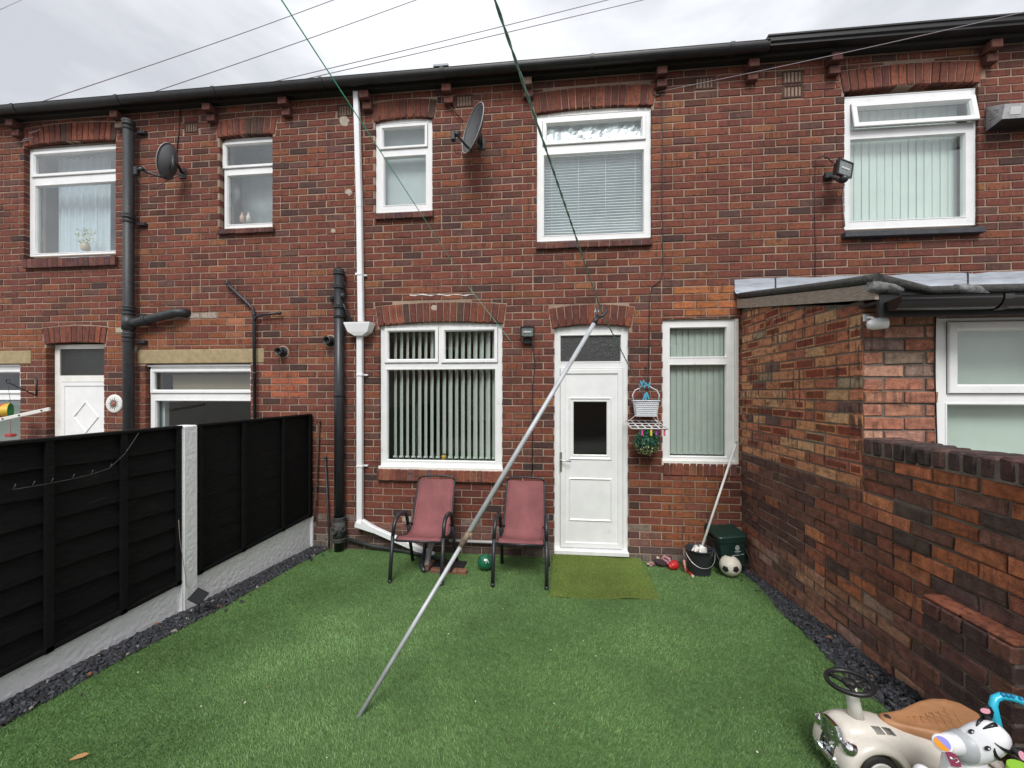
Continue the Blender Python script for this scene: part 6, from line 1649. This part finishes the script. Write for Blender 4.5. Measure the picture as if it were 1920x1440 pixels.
# seat: teardrop
s=MB(); s.smooth=True
out=[(.235,0),(.245,.028),(.30,.045),(.36,.062),(.43,.092),(.50,.115),(.565,.118),(.61,.10),(.638,.06),(.645,0)]
out=[(.275+(x_-.235)*1.16,y_*1.16) for x_,y_ in out]
ringp=out+[(x_,-y_) for x_,y_ in out[-2:0:-1]]
m=len(ringp); cx_=.54
zt_=lambda x_: .285+.03*max(0,(x_-.40)/.25)**2+.02*math.exp(-((x_-.24)/.05)**2)
for (sc_,dz) in ((.93,-.045),(1.0,-.035),(1.015,-.018),(.99,-.004),(.93,.004),(.80,.001),(.55,-.004),(.25,-.005)):
    for (x_,y_) in ringp: s.v.append((cx_+(x_-cx_)*sc_,y_*sc_,zt_(cx_+(x_-cx_)*sc_)+dz))
for j in range(7):
    for k in range(m): k2=(k+1)%m; s.face((j*m+k,j*m+k2,(j+1)*m+k2,(j+1)*m+k))
s.v.append((cx_,0,zt_(cx_)-.005)); [s.face((7*m+k,7*m+(k+1)%m,8*m)) for k in range(m)]; s.smooth=False; s.build('seat',TAN,t,local=True)
s=MB()
for k in range(9):
    x_=.41+.034*k; 
    for sg in (-1,1):
        P0=[(x_+.0,-.07*sg),(x_+.07,.07*sg)]; L_=[]
        for q_ in range(8):
            f=q_/7; xx=P0[0][0]+(P0[1][0]-P0[0][0])*f; yy=P0[0][1]+(P0[1][1]-P0[0][1])*f
            if abs(yy)<.012+.19*(xx-.33) and xx<.71 and abs(yy)<.092: L_.append((xx,yy,zt_(xx)-.0040))
        if len(L_)>2: s.tube(L_,.0022,5)
s.build('quilt_stitch',mat('stitch_tan',(.40,.19,.085),.6),t,local=True,kind='stuff')
s=MB(); s.bbox(.292,.318,-.010,.010,.285,.3025,.004); s.build('seat_slot',BLACKP,t,local=True)
# steering
hub=Vector((.125,0,.460)); ax=Vector((-.10,-.04,1)).normalized(); U=ax.orthogonal().normalized(); V=ax.cross(U)
s=MB(); s.tube([(.150,0,.27),(.130,0,.448)],[.036,.023],16); s.build('steering_column',mat('column_white',(.66,.65,.60),.4),t,local=True)
SW_=mat('wheel_black',(.012,.012,.013),.42)
s=MB(); s.tube([hub+U*(.098*math.cos(2*math.pi*k/40))+V*(.098*math.sin(2*math.pi*k/40)) for k in range(40)],.0125,12,closed=True); s.build('steering_wheel',SW_,t,local=True)
for a in (R(80),R(200),R(320)):
    d_=U*math.cos(a)+V*math.sin(a); s=MB(); s.tube([hub-ax*.008,hub+d_*.05-ax*.004,hub+d_*.094],[.017,.012,.012],8); s.build('spoke',SW_,t,local=True)
s=MB(); s.lathe([(.001,.014),(.022,.012),(.032,.004),(.034,-.008),(.024,-.022)],c=hub,axis=ax,seg=20); s.build('wheel_hub',SW_,t,local=True)
# ------------------------------------------------------------ zebra push walker
hd=onD(1836,1392,1.45); zy=hd.y-.02; g0=gz(zy)
t=thing('toy_walker','white and black animal faced baby walker with a turquoise handle at the lower right','baby walker',(hd.x+.05,zy,g0))
TW=mat('toy_white',(.80,.81,.84),.35,coat=.15,var=.02); TK=mat('toy_black',(.012,.012,.014),.3); TGR=mat('toy_grey',(.40,.42,.44),.4); TPK=mat('toy_rose',(.80,.36,.45),.45)
view=(CAM-hd).normalized(); vr=view.cross(UP).normalized()*-1; vu=view.cross(vr)*1
if vu.z<0: vu=-vu
if vr.x<0: vr=-vr
fx=(view-vr*.20-vu*.16).normalized()        # the face looks up and towards the yard
upv=(vr*.616+vu*.788); rt_=upv.cross(fx).normalized(); upv=fx.cross(rt_).normalized()
K=1.04
def H_(r_,u_,f_): return hd+(rt_*r_*.60+upv*u_+fx*f_*.8)*K
MH=Matrix((( rt_.x,upv.x,fx.x),(rt_.y,upv.y,fx.y),(rt_.z,upv.z,fx.z)))
s=MB(); s.smooth=True
prof=[(.0,-.095),(.04,-.093),(.068,-.075),(.078,-.045),(.080,-.01),(.076,.03),(.070,.055),(.056,.075),(.03,.088),(.0,.091)]
n=28
for fz,sc_ in ((-.05,.75),(-.035,.92),(-.01,1.0),(.015,.985),(.035,.90),(.047,.72),(.053,.4)):
    for k in range(n):
        a=2*math.pi*k/n; ca,sa=math.cos(a),math.sin(a); e_=.8
        s.v.append(tuple(H_(.083*math.copysign(abs(ca)**e_,ca)*sc_,.093*math.copysign(abs(sa)**e_,sa)*sc_,fz)))
for j in range(6):
    for k in range(n): k2=(k+1)%n; s.face((j*n+k,j*n+k2,(j+1)*n+k2,(j+1)*n+k))
s.face([6*n+k for k in range(n)]); s.face([k for k in range(n)][::-1]); s.build('head',TW,t)
def surf(r_,u_):
    lay=[(-.01,1.0),(.015,.985),(.035,.90),(.047,.72),(.053,.4)]; q_=((abs(r_)/.083)**2.5+(abs(u_)/.093)**2.5)**.4
    if q_>=.985: return .0
    for (f0,s0),(f1,s1) in zip(lay[:-1],lay[1:]):
        if s1<=q_<=s0: return f0+(f1-f0)*(s0-q_)/(s0-s1)
    return .053
s=MB(); s.sphere(H_(-.012,-.045,.028),.072*K,24,16,(.66,.80,.52),MH); s.build('muzzle',TGR,t)
def disc3(c_,nrm,r_,m_,nm,th=.003,sx=1,sy=1,rot=0,parent=t):
    s=MB(); nrm=nrm.normalized(); r_*=K; U=(upv-nrm*upv.dot(nrm)).normalized(); V=U.cross(nrm); cr,sr=math.cos(rot),math.sin(rot)
    U,V=U*cr+V*sr,V*cr-U*sr; n=22; s.v=[tuple(c_+V*(r_*sx*math.cos(2*math.pi*k/n))+U*(r_*sy*math.sin(2*math.pi*k/n))) for k in range(n)]
    s.v+=[tuple(c_+nrm*th+V*(r_*.9*sx*math.cos(2*math.pi*k/n))+U*(r_*.9*sy*math.sin(2*math.pi*k/n))) for k in range(n)]
    for k in range(n): k2=(k+1)%n; s.face((k,k2,n+k2,n+k))
    s.face([n+k for k in range(n)]); return s.build(nm,m_,parent)
for r_ in (-.043,.036):
    e1=disc3(H_(r_,.017,surf(r_,.017)+.001),fx,.0088,TK,'eye',.004,.7,1.15)
    disc3(H_(r_+.004,.0205,surf(r_,.017)+.0065),fx,.003,TW,'eye_glint',.001,.7,1)
# mouth
s=MB(); s.tube([H_(-.048,-.050,.068),H_(-.040,-.060,.073),H_(-.028,-.066,.0745),H_(-.014,-.066,.0745)],[.002,.0032,.0042,.002],6); s.build('mouth',TK,t)
# ears and stripes
def ear(r0,u0,dr,du,tw):
    c_=H_(r0,u0,-.015); s=MB(); d_=(rt_*dr+upv*du).normalized(); s.tube([c_,c_+d_*.020,c_+d_*.038,c_+d_*.05],[.013,.018,.017,.008],14); s.build('ear',TK,t)
    disc3(c_+d_*.030+fx*.017,fx,.0105,TPK,'inner_ear',.003,.8,1.25,-math.atan2(dr,du))
ear(-.066,.070,-.5,1,0); ear(.070,.056,.75,.55,0)
for pts in ([(-.066,.066),(-.056,.050),(-.050,.042)],[(-.026,.088),(-.030,.066),(-.031,.052)],[(.078,.052),(.058,.050),(.030,.046)],[(.081,.012),(.060,.020),(.046,.034)]):
    s=MB(); L_=[]
    for k in range(9):
        u=k/8; a_=(1-u)**2; b_=2*u*(1-u); c_=u*u; r_=a_*pts[0][0]+b_*pts[1][0]+c_*pts[2][0]; u_=a_*pts[0][1]+b_*pts[1][1]+c_*pts[2][1]; L_.append(H_(r_,u_,surf(r_,u_)-.001))
    s.tube(L_,[.0075*(1-.75*k/8) for k in range(9)],8); s.build('stripe',TK,t)
# body panel with activity buttons
bd=hd+Vector((-.075,.02,-.095))
s=MB(); s.tube([H_(-.03,-.06,-.07),Vector((hd.x-.02,hd.y+.02,hd.z-.17)),Vector((hd.x,hd.y+.03,hd.z-.28))],[.05,.075,.09],20); s.build('body',TW,t)
pc_=onD(1767,1394,1.40); s=MB(); s.tube([pc_-view*.035,pc_-view*.006,pc_],[.026,.0275,.025],24); s.tube([pc_-view*.03,H_(-.03,-.06,-.05)],[.024,.045],14); s.build('side_pod',TW,t)
s=MB(); vw=(CAM-pc_).normalized(); U=vu; V=vr
for half,m_ in ((0,mat('button_purple',(.28,.26,.70),.35)),(1,mat('button_orange',(.85,.33,.02),.35))):
    s=MB(); n=14; s.v=[tuple(pc_+vw*.006)]
    for k in range(n+1):
        a=R(-32)+math.pi*half+math.pi*k/n; s.v.append(tuple(pc_+vw*.004+(V*-1*0+V*math.cos(a)+U*math.sin(a))*.0205))
    for k in range(n): s.face((0,k+1,k+2))
    s.build('button_half',m_,t)
pm=onD(1788,1424,1.36); vm=(CAM-pm).normalized(); s=MB(); n=16
U=(vu*.82+vr*.57).normalized(); V=(vr*.82-vu*.57).normalized()
M3=lambda u,v,w=0: pm+V*u+U*v+vm*w
pts=[(-.022,-.004),(-.018,.010),(-.006,.018),(.008,.014),(.022,.0),(.008,-.022)]
s.v=[tuple(M3(u,v)) for u,v in pts]+[tuple(M3(u,v,-.012)) for u,v in pts]; s.face(range(6)); 
for k in range(6): s.face((k,6+k,6+(k+1)%6,(k+1)%6))
s.build('music_patch',mat('patch_maroon',(.22,.015,.06),.4),t)
s=MB(); s.tube([M3(-.008,-.004,.001),M3(-.002,-.002,.001)],.0035,6); s.tube([M3(0,-.003,.001),M3(.001,.011,.001),M3(.009,.009,.001),M3(.008,-.004,.001)],.0014,5); s.build('music_note',TW,t,kind='stuff')
s=MB(); p2=onD(1797,1452,1.35); s.tube([p2-vm*.03,p2],[.022,.024],18); s.build('front_pod',TW,t)
p3=onD(1732,1452,1.40); s=MB(); s.sphere(p3,.028,16,10); s.build('front_knob',TW,t)
# handle
TQ=mat('handle_turquoise',(.03,.48,.68),.32,coat=.2); TQ2=mat('handle_dark',(.01,.20,.38),.35)
hp=[(1878,1392,1.55),(1868,1350,1.55),(1862,1322,1.56),(1865,1310,1.57),(1877,1305,1.57),(1900,1309,1.55),(1925,1318,1.52),(1960,1338,1.49),(1985,1380,1.46),(1990,1440,1.43)]
HP=[onD(a,b,z) for a,b,z in hp]; s=MB(); s.tube(HP,[.0135]*10,14); s.build('handle',TQ,t)
for k in range(5):
    a=HP[4].lerp(HP[5],.4*k) if k<3 else HP[5].lerp(HP[6],.45*(k-2)); s=MB(); s.sphere(a+Vector((0,-.007,.010)),.0085,10,8); s.build('grip_mark',TQ2,t)
s=MB(); p4=onD(1914,1444,1.5); s.tube([p4+Vector((0,.0,.01)),p4+Vector((.02,0,-.12))],[.035,.06],16); s.build('rear_shell',mat('toy_lime',(.32,.62,.06),.4),t)
for dx,dy in ((-.12,-.05),(.10,-.05),(-.10,.16),(.12,.16)):
    c_=Vector((hd.x+.03+dx,zy+dy,0)); c_.z=gz(c_.y)+.055; s=MB(); s.lathe([(.001,-.014),(.045,-.014),(.055,-.008),(.055,.008),(.045,.014),(.001,.014)],c=c_,axis=(1,0,0),seg=22); s.build('wheel',mat('walker_wheel',(.75,.3,.05),.5),t)
s=MB(); s.bbox(hd.x-.08,hd.x+.14,zy-.08,zy+.18,g0+.045,g0+.09,.01); s.build('base_frame',TW,t)
# every lamp, camera etc. is set; nothing may sit above the clip
